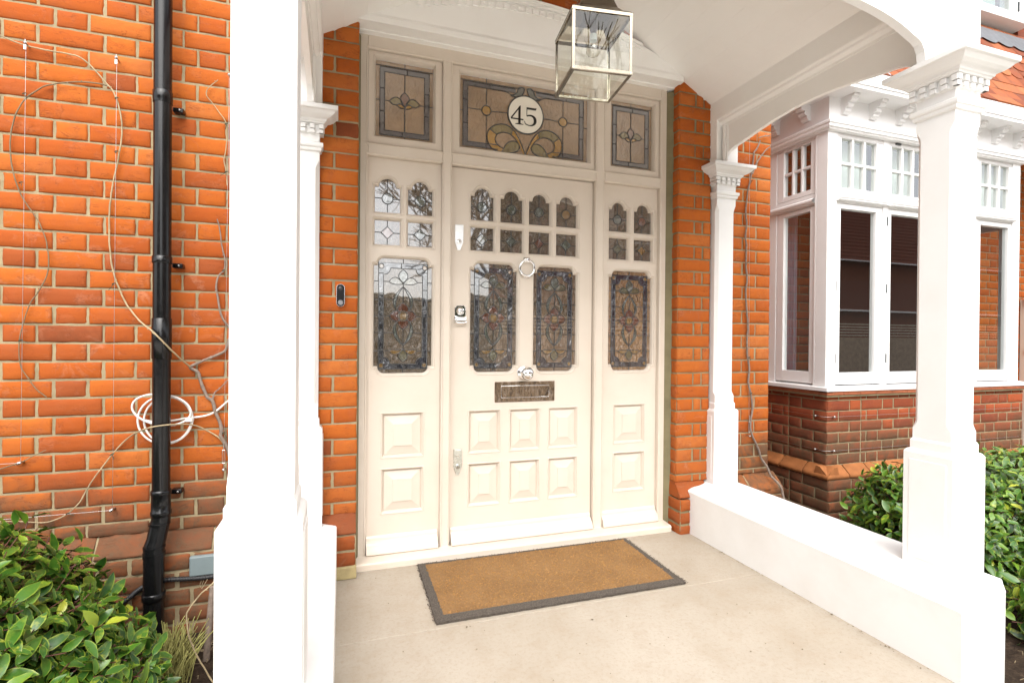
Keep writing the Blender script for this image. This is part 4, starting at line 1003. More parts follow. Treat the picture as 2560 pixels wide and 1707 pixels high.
mb = MB(); mb.lathe([(.010, .03), (.013, .028), (.013, -.020), (.011, -.024)], (cx+.004, cy, zt-.018+.03), 'z', 20); mb.tube([(cx+.004, cy, zt+.03), (cx+.004, cy, zt+.09)], .005, 8); mb.build('lamp_holder', simple('bronze_holder', (.07,.05,.035), .35, .3, 30, 0, metal=.7), lan)
mb = MB(); bz = zt-.062
mb.lathe([(.0105, .034), (.0115, .030), (.0125, .014), (.0125, .012)], (cx+.004, cy, bz+.006), 'z', 22); bc = mb.build('bulb_cap', simple('frosted_cap', (.62,.68,.66), .35, .05, 9, 0), lan)
mb = MB(); mb.lathe([(.0118, .019), (.016, .012), (.0215, .003), (.0245, -.008), (.0235, -.020), (.018, -.029), (.009, -.0345), (0, -.036)], (cx+.004, cy, bz), 'z', 28); bu = mb.build('bulb', M['bulb_glass'], lan)
mb = MB(); mb.tube([(cx+.004+.011*math.cos(t_*.7), cy+.011*math.sin(t_*.7), bz-.008+.003*math.sin(t_*2.1)) for t_ in range(10)], .0006, 5); mb.tube([(cx+.002, cy, bz+.016), (cx-.004, cy, bz-.006)], .0005, 4); mb.tube([(cx+.006, cy, bz+.016), (cx+.012, cy, bz-.006)], .0005, 4); mb.build('filament', M['chrome'], bu)
mb = MB(); z = zt+.148
k = 0
while z < 2.99:
    mb.tube([(cx+(.007*math.cos(2*PI*i/12) if k % 2 else 0), cy+(0 if k % 2 else .007*math.cos(2*PI*i/12)), z+.012+.013*math.sin(2*PI*i/12)) for i in range(13)], .0016, 5); z += .021; k += 1
mb.build('chain', M['nickel'], lan)

# ---------------------------------------------------------------- doormat
matr = root('doormat', (.94, 2.26, 0), 'tan coir doormat with a dark grey border on the porch floor', 'doormat')
c4 = [(.359, 1.992), (1.514, 1.985), (1.520, 2.530), (.364, 2.541)]; i4 = [(.397, 2.036), (1.478, 2.025), (1.492, 2.507), (.397, 2.513)]
def blend(q, u, v): return tuple(q[0][k]*(1-u)*(1-v)+q[1][k]*u*(1-v)+q[2][k]*u*v+q[3][k]*(1-u)*v for k in (0, 1))
mb = MB(); rg = lambda q, z, n_=60: [(*blend(q, *uv), z) for uv in ([(i/n_, 0) for i in range(n_)] + [(1, i/n_) for i in range(n_)] + [(1-i/n_, 1) for i in range(n_)] + [(0, 1-i/n_) for i in range(n_)])]
def wob(ring, a_): return [(x+a_*noise.noise(Vector((x*60, y*60, 1))), y+a_*noise.noise(Vector((x*60, y*60, 5))), z) for x, y, z in ring]
mb.strips([wob(rg(c4, .0), .003), wob(rg(c4, .009), .004), wob(rg(i4, .013), .004)], 0, True); mb.build('border', M['coir_border'], matr)
mb = MB(); 
def G(i, j):
    x, y = blend(i4, i/110, j/50); a_ = .004 if i in (0, 110) or j in (0, 50) else 0
    return (x+a_*noise.noise(Vector((x*60, y*60, 1))), y+a_*noise.noise(Vector((x*60, y*60, 5))), .0131+.0016*noise.noise(Vector((x*70, y*70, 2))))
mb.grid(G, 110, 50); pile = mb.build('pile', M['coir'], matr)
def fibres(q, n_, m_, par, edge=False):
    mb = MB()
    for _ in range(n_):
        if edge:
            s_ = rnd.random(); sd_ = rnd.choice((0, 0, 1, 2, 3)); u, v = ((s_, 0), (1, s_), (s_, 1), (0, s_))[sd_]
            u += rnd.uniform(-.004, .004); v += rnd.uniform(-.008, .008)
        else: u, v = rnd.random(), rnd.random()
        x, y = blend(q, u, v); a_ = rnd.uniform(0, 2*PI); l_ = rnd.uniform(.004, .011); z = .012 if not edge else .006
        dx, dy = l_*math.cos(a_), l_*math.sin(a_); w_ = .0005
        mb.add([(x, y, z), (x+w_, y+w_, z), (x+dx+w_, y+dy+w_, z+rnd.uniform(.001, .006)), (x+dx, y+dy, z+rnd.uniform(.001, .006))], [(0,1,2,3)])
    return tag(mb.build('fibres', m_, par), kind='stuff')
fibres(i4, 9000, M['fibre'], pile); fibres(c4, 2500, M['fibre_dark'], pile, True)

# ---------------------------------------------------------------- downpipe
pipe = root('downpipe', (-.70, 2.46, -.1), 'glossy black plastic downpipe clipped to the left brick wall', 'drainpipe')
px, py = -.702, 2.462
mb = MB(); mb.tube([(px+.0, py, z) for z in (3.4, 2.2, 1.2, .49)], .0325, 32); mb.build('pipe', M['pipe'], pipe)
mb = MB(); mb.lathe([(.0330, 2.125), (.0358, 2.122), (.0358, 2.092), (.0352, 2.090), (.0345, 2.075)], (px, py, 0), 'z', 32); mb.build('pipe_socket', M['pipe'], pipe); mb = MB()
mb.lathe([(.0330, 1.450), (.0358, 1.448), (.0358, 1.424), (.035, 1.42)], (px, py, 0), 'z', 32); mb.build('pipe_socket', M['pipe'], pipe); mb = MB()
mb.lathe([(.0335, 1.195), (.0355, 1.193), (.0355, 1.03), (.0335, 1.028)], (px, py, 0), 'z', 32); mb.build('pipe_socket', M['pipe'], pipe); mb = MB()
mb.lathe([(.0335, .49), (.0372, .486), (.0372, .472), (.0352, .468), (.0352, .405), (.0375, .402), (.0375, .388), (.034, .38)], (px, py, 0), 'z', 32); mb.build('pipe_socket', M['pipe'], pipe)
mb = MB(); bend = [(px, py, .40), (px, py, .37), (px-.002, py-.002, .355), (px-.012, py-.012, .29), (px-.018, py-.018, .268), (px-.0185, py-.02, .25), (px-.0185, py-.02, .20)]
mb.tube(bend, [.0345, .0345, .035, .035, .036, .0375, .0375], 32)
for z, dx, r_ in ((.352, -.004, .0385), (.262, -.018, .0395), (.236, -.0185, .040), (.225, -.0185, .0395)):
    mb.tube([(px+dx, py+dx, z-.004), (px+dx, py+dx, z+.004)], r_, 32)
mb.build('offset_bend', M['pipe'], pipe)
mb = MB(); mb.tube([(px-.0185, py-.02, z) for z in (.205, .05, -.2)], .0372, 32); mb.lathe([(.038, .078), (.0415, .074), (.0415, .050), (.038, .046)], (px-.0185, py-.02, 0), 'z', 32); mb.build('lower_pipe', M['pipe'], pipe)
for z in (2.078, 1.420, .462, .050):
    mb = MB(); mb.box(px+.020, px+.060, 2.515, 2.552, z-.010, z+.010); mb.tube([(px+.046, 2.512, z), (px+.046, 2.520, z)], .006, 10, 0); o = mb.build('wall_clip', M['pipe'], pipe, bevel=.004)
    mb = MB(); mb.lathe([(0, -.002), (.0035, -.0015), (.004, 0)], (px+.046, 2.512, z), 'y', 10); mb.build('screw', M['steel'], o)

# grey plate, conduit, cable coil
pl = root('grey_cover_plate', (-.52, 2.42, .175), 'grey rectangular cover plate low on the brick behind the left front column', 'cover plate')
mb = MB(); mb.box(-.606, -.45, 2.484, 2.506, .103, .188); mb.build('plate', M['plate'], pl, bevel=.006)
mb = MB(); mb.tube([(-.552, 2.49, .105), (-.566, 2.485, .065), (-.557, 2.48, .050), (-.537, 2.482, .085), (-.543, 2.49, .11), (-.557, 2.488, .065)], .0012, 5); mb.build('loose_tie', M['stem'], pl)
cp = [(x_*1.024, 2.489, 1.123-(1.123-z_)*1.024) for x_, _, z_ in [(-.86, 2.43, .03), (-.80, 2.43, .072), (-.777, 2.43, .093), (-.74, 2.43, .114), (-.676, 2.43, .126), (-.606, 2.43, .121), (-.547, 2.43, .117), (-.486, 2.43, .118), (-.40, 2.43, .12)]]
def dense(pts, n_):
    P_ = [Vector(p_) for p_ in pts]; out = []
    for i in range(len(P_)-1):
        p0 = P_[max(i-1, 0)]; p1 = P_[i]; p2 = P_[i+1]; p3 = P_[min(i+2, len(P_)-1)]
        for k_ in range(n_):
            t_ = k_/n_; out.append(.5*((2*p1)+(p2-p0)*t_+(2*p0-5*p1+4*p2-p3)*t_*t_+(3*p1-p0-3*p2+p3)*t_**3))
    out.append(P_[-1]); return out
mb = MB(); d = dense(cp, 26); mb.tube(d, [.0105 if (i % 4) < 2 else .0088 for i in range(len(d))], 12)
tag(mb.build('corrugated_conduit', M['conduit']), 'black corrugated conduit running behind the downpipe near the ground', 'conduit')
cab = root('coiled_cable', (-.70, 2.51, .76), 'white cable coiled behind the black downpipe on the brick', 'cable')
mb = MB()
def loop(cx_, cz_, rx, rz, ph, y0, n_=44, tl=0): return [(cx_+rx*math.cos(R(tl))*math.cos(a_)-rz*math.sin(R(tl))*math.sin(a_), y0+.003*math.sin(a_*2+ph), cz_+rx*math.sin(R(tl))*math.cos(a_)+rz*math.cos(R(tl))*math.sin(a_)) for a_ in [ph+2*PI*i/n_ for i in range(n_+1)]]
mb.tube(loop(-.704, .768, .100, .102, .3, 2.520), .0042, 8); mb.tube(loop(-.698, .766, .087, .097, 1.0, 2.530), .0042, 8)
mb.tube(loop(-.715, .812, .108, .064, .0, 2.512, tl=-12), .0042, 8)
mb.build('cable_loops', M['cable'], cab)
mb = MB(); mb.tube(dense([(-.82, 2.535, .80), (-.80, 2.535, .775), (-.74, 2.535, .758), (-.675, 2.54, .762), (-.641, 2.54, .768), (-.606, 2.54, .771), (-.56, 2.54, .777), (-.524, 2.54, .792), (-.477, 2.54, .834), (-.42, 2.54, .885)], 4), .0042, 8); mb.build('cable_tail', M['cable'], cab)
mb = MB(); mb.box(-.628, -.603, 2.505, 2.545, .757, .775); mb.build('cable_tape', M['cable'], cab, bevel=.003)

# ---------------------------------------------------------------- trellis wires and climbers
def wire(name, a_, b_, lab, cat='wire', tb_top=False, tb_bot=False, group='steel trellis wires on the brick'):
    r0 = root(name, b_, lab, cat, group)
    mb = MB(); mb.tube([a_, b_], .0008, 5); mb.build('cable', M['steel'], r0)
    for p_, f in ((a_, tb_top), (b_, tb_bot)):
        mb = MB(); x, y, z = p_
        mb.lathe([(0, -.012), (.0045, -.011), (.0055, -.006), (.004, 0), (.003, .01), (.003, .03)], (x, y, z), 'y', 10)
        mb.tube([(x, y-.004, z+.004*math.cos(a2)) if 0 else (x+.005*math.cos(a2), y-.008, z+.005*math.sin(a2)) for a2 in [i*PI/4 for i in range(9)]], .0012, 5)
        if f: mb.box(x-.004, x+.004, y-.008, y-.003, z-.026, z-.008); mb.tube([(x, y-.005, z-.008), (x, y-.005, z+.014)], .002, 6)
        mb.build('wall_eye', M['steel'], r0)
    return r0
wire('trellis_wire', (-1.185, 2.53, 2.267), (-1.198, 2.53, .618), 'upright steel trellis wire farthest left on the brick, from high eye to left screw eye', tb_top=True)
wire('trellis_wire', (-.885, 2.53, 2.262), (-.894, 2.53, .404), 'upright steel trellis wire nearest the left side of the black downpipe', tb_top=True)
w3 = wire('trellis_wire', (-.472, 2.53, 2.262), (-.486, 2.53, .54), 'upright steel trellis wire between the downpipe and the left front column')
mb = MB()
for s_ in (-1, 1): mb.tube([(-.486+s_*.005, 2.527, .568), (-.486+s_*.005, 2.527, .625)], .0012, 5)
for z in (.568, .625): mb.tube([(-.491, 2.527, z), (-.481, 2.527, z)], .0022, 6)
mb.tube([(-.486, 2.527, .63), (-.486, 2.527, .66)], .002, 6); mb.build('turnbuckle', M['steel'], w3)
wire('trellis_wire', (-1.6, 2.53, .615), (-1.202, 2.53, .617), 'short level trellis wire ending at the far left screw eye')
wire('trellis_wire', (-1.6, 2.53, .398), (-.898, 2.53, .401), 'level trellis wire just above the left shrub')
wr = wire('trellis_wire', (2.359, 2.53, 2.42), (2.379, 2.53, .538), 'upright steel trellis wire on the brick pier right of the porch')
mb = MB()
for s_ in (-1, 1): mb.tube([(2.379+s_*.005, 2.527, .565), (2.379+s_*.005, 2.527, .625)], .0012, 5)
mb.tube([(2.378, 2.527, .56), (2.378, 2.527, .567)], .006, 8); mb.tube([(2.378, 2.527, .622), (2.378, 2.527, .629)], .006, 8); mb.tube([(2.378, 2.527, .63), (2.378, 2.527, .665)], .0022, 6); mb.build('turnbuckle', M['steel'], wr)
for z, lab in ((.585, 'upper level wire round the brick corner under the bay window'), (.343, 'lower level wire round the brick corner under the bay window')):
    r0 = root('trellis_wire', (3.3, 2.74, z), lab, 'wire', 'steel trellis wires on the brick')
    mb = MB(); mb.tube([(3.255, 3.7, z), (3.255, 2.828, z), (3.262, 2.755, z), (3.323, 2.742, z), (5.4, 2.742, z-.004)], .0011, 5); mb.build('cable', M['steel'], r0)
    for x, y, ax in ((3.256, 2.828, 'x'), (3.330, 2.742, 'y')):
        mb = MB(); mb.lathe([(0, -.010), (.007, -.009), (.009, -.003), (.006, .004), (.004, .03)], (x, y, z), ax, 12); mb.build('wall_eye', M['steel'], r0)

def stem(name, paths, m_, lab, buds=10, ties=()):
    r0 = root(name, paths[0][0][-1], lab, 'climbing plant')
    for pts, r_a, r_b in paths:
        d = dense(pts, 6); n_ = len(d); mb = MB()
        d = [p_ + Vector((.0018*noise.noise(p_*30), .001*noise.noise(p_*25+Vector((9,9,9))), .0018*noise.noise(p_*28+Vector((3,3,3))))) for p_ in d]
        rad = [(r_a+(r_b-r_a)*i/n_)*(1+.18*noise.noise(d[i]*60)) for i in range(n_)]
        mb.tube(d, rad, 7)
        for k_ in range(buds):
            i = rnd.randrange(2, n_-2); q = d[i]; a_ = rnd.uniform(0, 6.28)
            mb.tube([q, q+Vector((.006*math.cos(a_), -.003, .006*math.sin(a_)))], [rad[i]*1.25, rad[i]*.5], 5)
        mb.build('stem', m_, r0)
    if ties:
        for x, y, z in ties:
            mb = MB()
            mb.tube([(x+.007*math.cos(i*.9), y-.004-.003*math.sin(i*.9), z+.004*math.sin(i*1.3)) for i in range(8)], .0013, 5)
            mb.tube([(x, y-.004, z), (x+rnd.uniform(-.03, .03), y-.006, z-rnd.uniform(.005, .03))], .0013, 5)
            mb.build('plant_tie', M['tie'], r0)
    return r0
SA=[(-1.30,2.54,2.30),(-1.244,2.54,2.278),(-1.196,2.54,2.266),(-1.132,2.54,2.258),(-1.061,2.54,2.256),(-1.01,2.54,2.247),(-.965,2.54,2.206),(-.928,2.54,2.163),(-.897,2.54,2.123),(-.878,2.54,2.058),(-.869,2.539,1.986),(-.874,2.539,1.913),(-.889,2.54,1.812),(-.902,2.54,1.738),(-.911,2.54,1.647),(-.912,2.54,1.556),(-.908,2.54,1.457),(-.895,2.54,1.376),(-.879,2.54,1.322),(-.848,2.537,1.25),(-.793,2.50,1.186),(-.72,2.412,1.14),(-.681,2.412,1.096),(-.652,2.449,1.049),(-.616,2.53,.99)]
SBp=[(-.92,2.54,2.151),(-.988,2.54,2.153),(-1.053,2.54,2.142),(-1.125,2.54,2.116),(-1.167,2.54,2.08),(-1.202,2.54,2.036),(-1.226,2.54,1.972),(-1.236,2.54,1.902),(-1.237,2.54,1.816),(-1.218,2.54,1.715),(-1.187,2.54,1.64),(-1.148,2.54,1.573),(-1.123,2.54,1.496),(-1.115,2.54,1.427),(-1.119,2.54,1.365),(-1.144,2.54,1.303),(-1.172,2.54,1.249),(-1.193,2.54,1.179),(-1.208,2.54,1.092),(-1.204,2.54,1.004),(-1.183,2.54,.957),(-1.152,2.54,.905),(-1.12,2.54,.874)]
SC=[(-1.30,2.54,.395),(-1.24,2.54,.387),(-1.185,2.54,.38),(-1.13,2.54,.371),(-1.087,2.54,.38),(-1.045,2.54,.402),(-1.009,2.54,.442),(-.98,2.54,.502),(-.95,2.54,.553),(-.898,2.54,.63),(-.837,2.53,.699),(-.735,2.415,.752),(-.66,2.42,.761),(-.604,2.50,.746),(-.559,2.536,.717),(-.51,2.54,.681),(-.489,2.54,.651)]
SD=[(-1.36,2.54,.57),(-1.294,2.54,.587),(-1.21,2.54,.615),(-1.165,2.54,.638),(-1.12,2.54,.661)]
stem('climber', [(SA, .0026, .0036)], M['stem'], 'long pale climber stem looping down the brick and across the downpipe', 14, ((-.885,2.535,2.10), (-.885,2.535,1.88), (-.893,2.535,1.335)))
stem('climber', [(SBp, .0028, .0018)], M['stem_dark'], 'brown climber stem arching over the far left trellis wire', 10, ((-1.19,2.535,2.07), (-1.2,2.535,1.72), (-1.2,2.535,1.10)))
stem('climber', [(SC, .0020, .0033)], M['stem'], 'arching climber stem low on the brick, crossing the cable coil', 10, ((-.897,2.535,.632), (-1.045,2.535,.402)))
stem('climber', [(SD, .0028, .0014)], M['stem_dark'], 'short climber shoot at the far left screw eye', 4, ())
stem('climber', [([(-.518,2.54,2.24),(-.545,2.54,2.21),(-.561,2.54,2.188),(-.56,2.54,2.162),(-.542,2.54,2.138),(-.513,2.54,2.102),(-.489,2.54,2.066),(-.481,2.54,2.033),(-.485,2.54,1.952),(-.493,2.54,1.898),(-.485,2.54,1.845),(-.48,2.54,1.785)], .0018, .0024)], M['stem'], 'pale curled climber tip near the left front column top', 5, ((-.482,2.535,2.05), (-.482,2.535,1.84)))
stem('climber', [([(-.519,2.54,1.634),(-.507,2.54,1.581),(-.499,2.54,1.515),(-.487,2.54,1.462),(-.49,2.54,1.415),(-.506,2.54,1.394),(-.518,2.54,1.368),(-.521,2.54,1.335),(-.512,2.54,1.282),(-.5,2.54,1.215),(-.472,2.54,1.168),(-.44,2.54,1.135),(-.466,2.54,1.114),(-.475,2.54,1.094),(-.487,2.54,1.057),(-.525,2.54,1.037),(-.567,2.54,1.017),(-.607,2.54,.997),(-.616,2.54,.984),(-.59,2.54,.967),(-.578,2.54,.927),(-.554,2.54,.86),(-.533,2.54,.84),(-.521,2.54,.792),(-.503,2.54,.745),(-.497,2.54,.704),(-.5,2.54,.684),(-.482,2.54,.649),(-.464,2.54,.594)], .0025, .0085),
    ([(-.533,2.54,.843),(-.525,2.54,.873),(-.50,2.54,.90),(-.465,2.54,.94)], .003, .0018)], M['wood'], 'knotted woody vine between the downpipe and the left front column', 12, ((-.487,2.53,.70), (-.49,2.53,1.41)))
SRr=[(2.45,2.54,2.36),(2.43,2.54,2.314),(2.405,2.54,2.283),(2.402,2.54,2.254),(2.387,2.54,2.157),(2.376,2.54,2.095),(2.361,2.54,2.049),(2.355,2.54,1.998),(2.347,2.54,1.938),(2.346,2.54,1.888),(2.354,2.54,1.843),(2.35,2.54,1.803),(2.346,2.54,1.753),(2.353,2.54,1.703),(2.352,2.54,1.628),(2.351,2.54,1.578),(2.362,2.54,1.50),(2.352,2.54,1.42),(2.362,2.54,1.30),(2.372,2.54,1.21),(2.366,2.54,1.12),(2.372,2.54,1.02),(2.386,2.54,.95),(2.380,2.54,.86),(2.399,2.54,.794),(2.413,2.54,.705),(2.399,2.54,.63),(2.402,2.54,.573),(2.422,2.54,.522),(2.463,2.54,.45),(2.487,2.54,.391),(2.515,2.52,.338),(2.524,2.50,.29),(2.545,2.45,.24),(2.555,2.44,.19),(2.56,2.43,.141),(2.57,2.42,.0),(2.58,2.42,-.15)]
stem('climber', [(SRr, .0045, .0075), ([(2.535,2.54,2.335),(2.499,2.54,2.311),(2.461,2.54,2.266),(2.424,2.54,2.216),(2.394,2.54,2.147)], .003, .005), ([(2.53,2.54,2.40),(2.48,2.54,2.39),(2.44,2.54,2.375)], .0025, .004)], M['wood'], 'thin woody vine climbing the brick pier right of the porch', 16, ((2.378,2.53,2.10), (2.352,2.53,1.60), (2.372,2.53,1.02), (2.39,2.53,.80)))
stem('dry_runner', [([(-.40,2.2,.26),(-.434,2.1,.233),(-.472,2.1,.199),(-.51,2.1,.15),(-.519,2.1,.12),(-.509,2.1,.044),(-.488,2.1,-.018),(-.44,2.1,-.119),(-.42,2.1,-.16)], .0022, .003)], M['stem'], 'loose pale runner curving down to the soil beside the left column', 3)
st = MB(); st.tube([(-.48, 2.3, .13), (-.487, 2.3, .02), (-.501, 2.3, -.17)], [.010, .012, .013], 9); tag(st.build('wooden_stake', M['wood']), 'short wooden stake in the soil under the grey plate', 'stake')

# ---------------------------------------------------------------- shrubs
def shrub(name, x0, x1, y0, y1, ztop, n_, lab, seedv, face, leafl=(.045, .084), skew=None):
    rr = random.Random(seedv); r0 = root(name, ((x0+x1)/2, (y0+y1)/2, -.15), lab, 'shrub', 'glossy evergreen shrubs along the house')
    cx, cy = (x0+x1)/2, (y0+y1)/2; ax, ay = (x1-x0)/2, (y1-y0)/2; H = ztop+.15
    mb = MB(); tw = MB()
    def surf(u, th, rad=1.0):
        # u 0 top .. 1 ground
        ph = u*PI/2; rx = math.sin(ph)**.75; z = -.15 + H*math.cos(ph)**.62
        b_ = 1 + .13*noise.noise(Vector((math.cos(th)*1.8, math.sin(th)*1.8, u*3+seedv)))
        x = cx+ax*rx*math.cos(th)*rad*b_; y = cy+ay*rx*math.sin(th)*rad*b_; z = -.15 + (z+.15)*rad*(1+.07*noise.noise(Vector((x*5, y*5, seedv))))
        if skew: z = -.15 + (z+.15)*skew(x)
        return Vector((x, y, z))
    core = MB()
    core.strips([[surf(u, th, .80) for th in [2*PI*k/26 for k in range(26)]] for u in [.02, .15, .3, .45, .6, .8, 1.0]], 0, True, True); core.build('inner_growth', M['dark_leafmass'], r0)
    sprig = 0
    for _ in range(n_):
        u = rr.random()**.8; th = rr.uniform(0, 2*PI)
        if face and rr.random() < .5: th = rr.gauss(face, .9)
        rad = rr.uniform(.84, 1.02); p_ = surf(u, th, rad)
        out = (p_ - Vector((cx, cy, -.05+H*.25))).normalized()
        # sprig: a twig with 4..7 leaves
        d_ = (out + Vector((rr.gauss(0, .35), rr.gauss(0, .35), rr.gauss(.35, .3)))).normalized()
        tl = rr.uniform(.05, .10); tip = p_ + d_*tl*.45; base = p_ - d_*tl
        tw.tube([base, (base+tip)/2 + Vector((rr.gauss(0, .003),)*3), tip], [.0024, .002, .0014], 5)
        nl = rr.randint(4, 7)
        for k in range(nl):
            t_ = .25 + .75*k/(nl-1); q = base.lerp(tip, t_)
            an = k*2.4 + rr.uniform(-.4, .4)
            s1 = d_.orthogonal().normalized(); s2 = d_.cross(s1)
            side = s1*math.cos(an)+s2*math.sin(an)
            ld = (side*rr.uniform(.7, 1.1) + d_*rr.uniform(.2, .8) + Vector((0, 0, -.18*rr.random()))).normalized()
            nrm = (d_*.8 + Vector((0, 0, .8)) - ld*(d_*.8+Vector((0, 0, .8))).dot(ld))
            nrm += s1*rr.gauss(0, .25); nrm = (nrm - ld*nrm.dot(ld))
            if nrm.length < .05: continue
            nrm.normalize(); wv = ld.cross(nrm)
            L_ = rr.uniform(*leafl)*(.75 if k == nl-1 else 1); W = L_*rr.uniform(.36, .46)/2; cu = rr.uniform(.08, .30); fold = rr.uniform(.12, .45)
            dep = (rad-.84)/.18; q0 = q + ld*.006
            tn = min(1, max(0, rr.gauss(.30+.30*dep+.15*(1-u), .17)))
            if rr.random() < .005: tn = rr.uniform(.93, 1)
            yel = rr.random()**3*.8
            rows = []; NS = 6
            for i in range(NS+1):
                s_ = i/NS; w_ = W*(math.sin(PI*s_**.85)**.8)*(1.0 if s_ < .98 else .0) + .0004
                c_ = q0 + ld*(L_*s_) - nrm*(cu*L_*s_*s_) ; wav = .0016*math.sin(s_*14+k)
                rows.append([c_ + wv*w_ + nrm*(fold*w_*.9+wav), c_ + wv*w_*.82 + nrm*(fold*w_*.74+wav*.5), c_, c_ - wv*w_*.82 + nrm*(fold*w_*.74-wav*.5), c_ - wv*w_ + nrm*(fold*w_*.9-wav)])
            b0 = len(mb.v); mb.v += [tuple(v_) for r_ in rows for v_ in r_]
            for i in range(NS):
                for j in range(4):
                    a_ = b0+i*5+j; mb.f.append([a_, a_+1, a_+6, a_+5]); mb.m.append(0); mb.sm.append(True)
                    rim = 1.0 if j in (0, 3) else 0.0
                    mb.tint.append((tn, yel, rim*.8*(.4+.6*rr.random()) if rim else .0))
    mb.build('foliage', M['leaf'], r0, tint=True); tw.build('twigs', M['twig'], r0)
    return r0
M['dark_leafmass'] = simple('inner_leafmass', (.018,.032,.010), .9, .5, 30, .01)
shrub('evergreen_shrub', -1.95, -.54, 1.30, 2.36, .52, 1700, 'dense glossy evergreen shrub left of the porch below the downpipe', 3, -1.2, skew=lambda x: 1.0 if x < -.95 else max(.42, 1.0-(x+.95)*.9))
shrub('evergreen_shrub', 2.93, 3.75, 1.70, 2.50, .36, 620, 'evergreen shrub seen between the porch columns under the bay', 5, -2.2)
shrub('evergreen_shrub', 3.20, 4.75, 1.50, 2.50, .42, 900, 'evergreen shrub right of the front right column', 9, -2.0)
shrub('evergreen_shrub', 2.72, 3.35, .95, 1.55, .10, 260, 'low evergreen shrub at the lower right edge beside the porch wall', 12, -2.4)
# clump of cut grass stalks
gr = MB(); rr = random.Random(5)
for _ in range(170):
    x, y = rr.gauss(-.60, .032), rr.gauss(2.16, .05); a_ = rr.uniform(-.25, .55); l_ = rr.uniform(.14, .235)
    dx = math.sin(a_)*l_; p_ = [(x, y, -.16), (x+dx*.45, y+rr.gauss(0, .008), -.16+l_*.55), (x+dx, y+rr.gauss(0, .02), -.16+l_*math.cos(a_))]
    gr.tube(p_, [.0022, .002, .0015], 4)
tag(gr.build('grass_clump', M['blade']), 'clump of straw yellow cut grass stalks at the foot of the downpipe', 'grass clump')
lt = MB()
for _ in range(260):
    x, y = (rr.uniform(-.75, -.3), rr.uniform(1.6, 2.44)) if rr.random() < .6 else (rr.uniform(2.4, 4.2), rr.uniform(1.1, 2.4)); a_ = rr.uniform(0, 6.28); l_ = rr.uniform(.01, .06)
    lt.tube([(x, y, -.146), (x+l_*.5*math.cos(a_), y+l_*.5*math.sin(a_), -.138), (x+l_*math.cos(a_+.4), y+l_*math.sin(a_+.4), -.146)], .0009, 4)
tag(lt.build('dry_litter', M['stem']), 'dry stalks and litter lying on the dark soil', 'litter', kind='stuff')

# ---------------------------------------------------------------- bay window
bay = root('bay_window', (4.3, 2.9, -.15), 'white timber bay window on a dark red brick base beside the porch', 'bay window')
BX0, BX1, BY = 3.27, 5.42, 2.76
mb = MB()
tb = lambda r_, u, z: r_.random()*.75
bricks(mb, (0,BY,0), (1,0,0), (0,-1,0), 3.285, 5.47, .235, .735, flemish(3.285, .208, .104, fromleft=True), course=.077, zph=.70, seed=31, tone=tb)
bricks(mb, (3.285,0,0), (0,1,0), (-1,0,0), BY, 3.9, .235, .735, flemish(BY, .208, .104, fromleft=True, closer=.044), course=.077, zph=.70, seed=32, tone=lambda r_, u, z: r_.random()*.4)
bricks(mb, (0,2.70,0), (1,0,0), (0,-1,0), 3.235, 5.52, -.2, .150, flemish(3.235, fromleft=True), course=.077, zph=.151, seed=33, tone=lambda r_, u, z: .3+r_.random()*.7)
bricks(mb, (3.235,0,0), (0,1,0), (-1,0,0), 2.70, 3.9, -.2, .150, flemish(2.70, fromleft=True), course=.077, zph=.151, seed=34, tone=tb)
base = mb.build('brick_base', [M['brick_dark'], M['mortar']], bay, tint=True)
mb = MB(); pf = [(.058, .150), (.066, .153), (.066, .178), (.0, .238), (-.03, .238)]
splay_run(mb, lambda u, d, z: (u-(.0 if u > 3.30 else 0), 2.76-d, z), 3.225, 5.50, pf, .212, .008, seed=3, rough=.003)
splay_run(mb, lambda u, d, z: (3.285-d, u, z), 2.70, 3.9, pf, .212, .008, seed=5, rough=.003)
mb.build('splay_course', M['bevel_brick'], base)
mb = MB(); mb.box(3.24, 5.5, 2.705, 2.78, .152, .173); mb.box(3.24, 3.33, 2.705, 3.9, .152, .173); mb.build('splay_mortar', M['mortar'], base)
mb = MB(); x = 3.242
while x < 5.44: mb.box(x, x+.158, 2.722, 2.80, .742, .757); x += .160
y = 2.722+.08
while y < 3.8: mb.box(3.242, 3.30, y, y+.158, .742, .757); y += .160
mb.box(3.245, 5.46, 2.724, 2.79, .757, .768); mb.box(3.245, 3.30, 2.724, 3.85, .757, .7681)
mb.build('tile_creasing', M['sill_tile'], base, bevel=.002)
mb = MB(); mb.box(3.25, 5.45, 2.732, 2.80, .728, .742); mb.box(3.25, 3.30, 2.79, 3.85, .728, .742); mb.build('creasing_mortar', M['mortar'], base)
mb = MB(); mb.strips([[(x0-0, y0, z) for x0, y0 in ((3.232, 3.9), (3.232, 2.718), (5.45, 2.718), (5.45, 3.9))] for z in (.769, .794)], 0, True)
mb.add([(3.232, 2.718, .794), (5.45, 2.718, .794), (5.45, 2.80, .806), (3.31, 2.80, .806), (3.31, 3.9, .806), (3.232, 3.9, .794)], [(0,1,2,3), (0,3,4,5)])
mb.add([(3.232, 2.718, .769), (5.45, 2.718, .769), (5.45, 2.80, .769), (3.31, 2.80, .769)], [(3,2,1,0)])
mb.build('sill', M['bay'], bay, bevel=.002)
